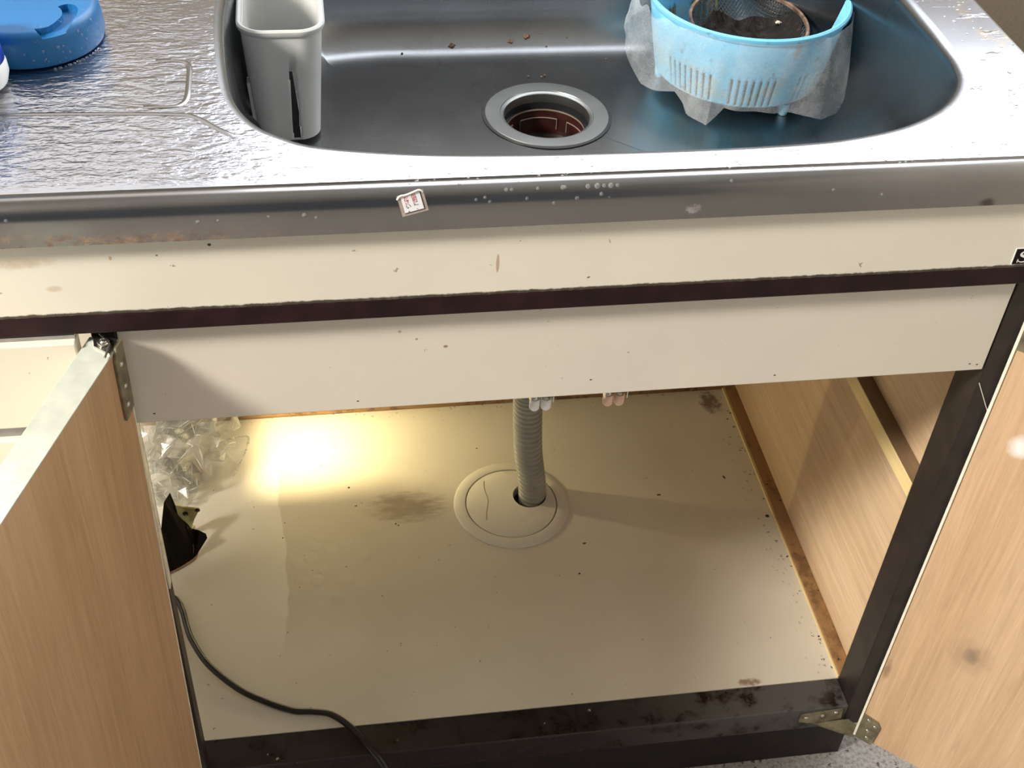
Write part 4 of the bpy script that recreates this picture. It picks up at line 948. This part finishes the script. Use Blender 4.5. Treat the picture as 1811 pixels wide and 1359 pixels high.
for j in range(NV + 1):
    t = j / NV; row = []
    for i in range(NA):
        a = -200 + 360 * i / NA; rb, zb = interp(a)
        top_z = Z1 - 0.002; rt = 0.1045
        if a < -140: k = min(1, (-140 - a) / 25); rt += 0.010 * k; top_z += 0.004 * k * math.sin(a * 0.4)
        if -60 < a < -20: rt += 0.002
        z = top_z + (zb - top_z) * t; body = br(max(z, Z0)) + 0.0025
        e = t ** 0.9; r = rt + (rb - rt) * e
        fold = 0.0022 * math.sin(a * 0.21 + 2.5 * t) * math.sin(a * 0.083 + 1.0) * (0.3 + t)
        r = max(body, r + fold + 0.0015 * noise.noise(Vector((a * 0.08, t * 3, 2))))
        x, y = BX + r * math.cos(math.radians(a)), BY + r * math.sin(math.radians(a))
        x = min(x, 0.7045 - 0.001 * t)
        row.append(bm.verts.new((x, y, z)))
    vs.append(row)
for j in range(NV):
    for i in range(NA):
        k = (i + 1) % NA; bm.faces.new((vs[j][i], vs[j][k], vs[j + 1][k], vs[j + 1][i]))
tag(link('net_liner', bm, 'net', smooth=True), 'white see-through net liner draped round the outside of the blue basket', 'net')
# round wire strainer sitting in the basket
SX, SY, SZ, SR = 0.613, 0.402, 0.8060, 0.0625
TR = Matrix.Translation((SX, SY, SZ)) @ Matrix.Rotation(math.radians(5), 4, 'X')
ms = empty('mesh_strainer', (SX, SY, SZ - 0.03), label='rusty-rimmed round wire strainer lying in the blue basket', cat='strainer')
def put(o): o.matrix_parent_inverse = Matrix.Translation(-ms.location); return o
bm = bmesh.new()
rings(bm, [[TR @ Vector((r * math.cos(2 * math.pi * i / 72), r * math.sin(2 * math.pi * i / 72), z)) for i in range(72)] for r, z in ((SR - 0.0028, -0.002), (SR, -0.0025), (SR + 0.0012, 0.0), (SR, 0.0016), (SR - 0.0024, 0.0012), (SR - 0.0028, -0.002))])
put(link('rim', bm, 'rusty_rim', ms, smooth=True))
bm = bmesh.new(); g = 58; H = 0.030; grid = {}
for i in range(g + 1):
    for j in range(g + 1):
        x, y = (i / g * 2 - 1) * SR, (j / g * 2 - 1) * SR; x, y = (x + y) * 0.7071 * 1.42, (y - x) * 0.7071 * 1.42
        q = (x * x + y * y) / (SR * SR)
        if q <= 0.985: grid[i, j] = bm.verts.new(TR @ Vector((x, y, -H * (1 - q ** 1.3))))
for (i, j), v in list(grid.items()):
    q = [(i, j), (i + 1, j), (i + 1, j + 1), (i, j + 1)]
    if all(k in grid for k in q): bm.faces.new([grid[k] for k in q])
o = put(link('wire_mesh', bm, 'mesh', ms)); w_ = o.modifiers.new('wire', 'WIREFRAME'); w_.thickness = 0.0010; w_.use_even_offset = False
bm = bmesh.new(); rl = []
for k in range(15):
    rr = SR * 0.90 * (1 - k / 14) + 0.0002; row = []
    for i in range(60):
        a = 2 * math.pi * i / 60; lob = 0.90 + 0.16 * math.sin(a + 2.7) + 0.10 * math.sin(3 * a + 1) + 0.05 * math.sin(7 * a)
        r = min(rr * lob, SR * 0.96); q = (r / SR) ** 2
        h_ = -H * (1 - q ** 1.3) + 0.0016 + 0.006 * (k / 14) + 0.0032 * noise.noise(Vector((r * 120 * math.cos(a), r * 120 * math.sin(a), 1.3))) * (1 if k else 0)
        row.append(TR @ Vector((r * math.cos(a), r * math.sin(a), h_)))
    rl.append(row)
rings(bm, rl, close_end=True)
o = link('food_residue', bm, 'residue', smooth=True); tag(o, 'dark soggy food residue lying in the wire strainer', 'food residue', kind='stuff')
def scrap(name, c, r, mat, label, seed, cat, flat=0.6):
    bm = bmesh.new(); ret = bmesh.ops.create_icosphere(bm, subdivisions=2, radius=1.0)
    for v in ret['verts']:
        p = v.co; k = 0.75 + 0.55 * noise.noise(p * 1.6 + Vector((seed, 0, 0))); v.co = Vector((c[0] + p.x * r * k, c[1] + p.y * r * k * 0.8, c[2] + p.z * r * k * flat))
    return tag(link(name, bm, mat), label, cat)
def sp(x, y): # point on the strainer's inner surface
    q = (x * x + y * y) / SR ** 2; p = TR @ Vector((x, y, -H * (1 - q ** 1.3) + 0.0025)); return p
scrap('food_scrap', sp(-0.030, 0.010), 0.0062, 'egg', 'largest pale scrap, on the bare mesh at the left of the strainer', 1.0, 'food scrap')
scrap('food_scrap', sp(0.041, 0.020), 0.0038, 'egg', 'small pale scrap near the right rim of the strainer', 2.0, 'food scrap')
scrap('food_scrap', sp(0.000, -0.006) + Vector((0, 0, 0.006)), 0.0048, 'egg', 'pale scrap in the middle of the dark residue', 3.0, 'food scrap')
# crumbs on the basin's back curve
def basin_pt(x, y):
    yb = 0.52 - 0.0225; off = yb - y
    if off < 0.011: return Vector((x, y, ZB + 0.06))
    t = min(1, (off - 0.011) / 0.048); a = math.acos(max(-1, min(1, 1 - t))); return Vector((x, y, ZB + 0.049 * (1 - math.sin(a)) + 0.0008))
scrap('food_crumb', basin_pt(0.3090, 0.4650), 0.0042, 'crumb', 'brown crumb on the back curve of the basin, leftmost of the three larger ones', 4.0, 'crumb')
scrap('food_crumb', basin_pt(0.3735, 0.4680), 0.0036, 'crumb', 'brown crumb on the back curve of the basin, middle of the three larger ones', 5.0, 'crumb')
scrap('food_crumb', basin_pt(0.3915, 0.4720), 0.0050, 'crumb', 'brown crumb on the back curve of the basin, rightmost of the three larger ones', 6.0, 'crumb')
for (x, y) in ((0.408, 0.474), (0.412, 0.462), (0.436, 0.470), (0.475, 0.442), (0.255, 0.458), (0.402, 0.410), (0.398, 0.407), (0.384, 0.409)):
    o = scrap('food_crumb', basin_pt(x, y), 0.0015, 'crumb', 'tiny dark crumb on the steel behind the drain', x * 50, 'crumb'); o['group'] = 'tiny dark crumbs behind the drain'
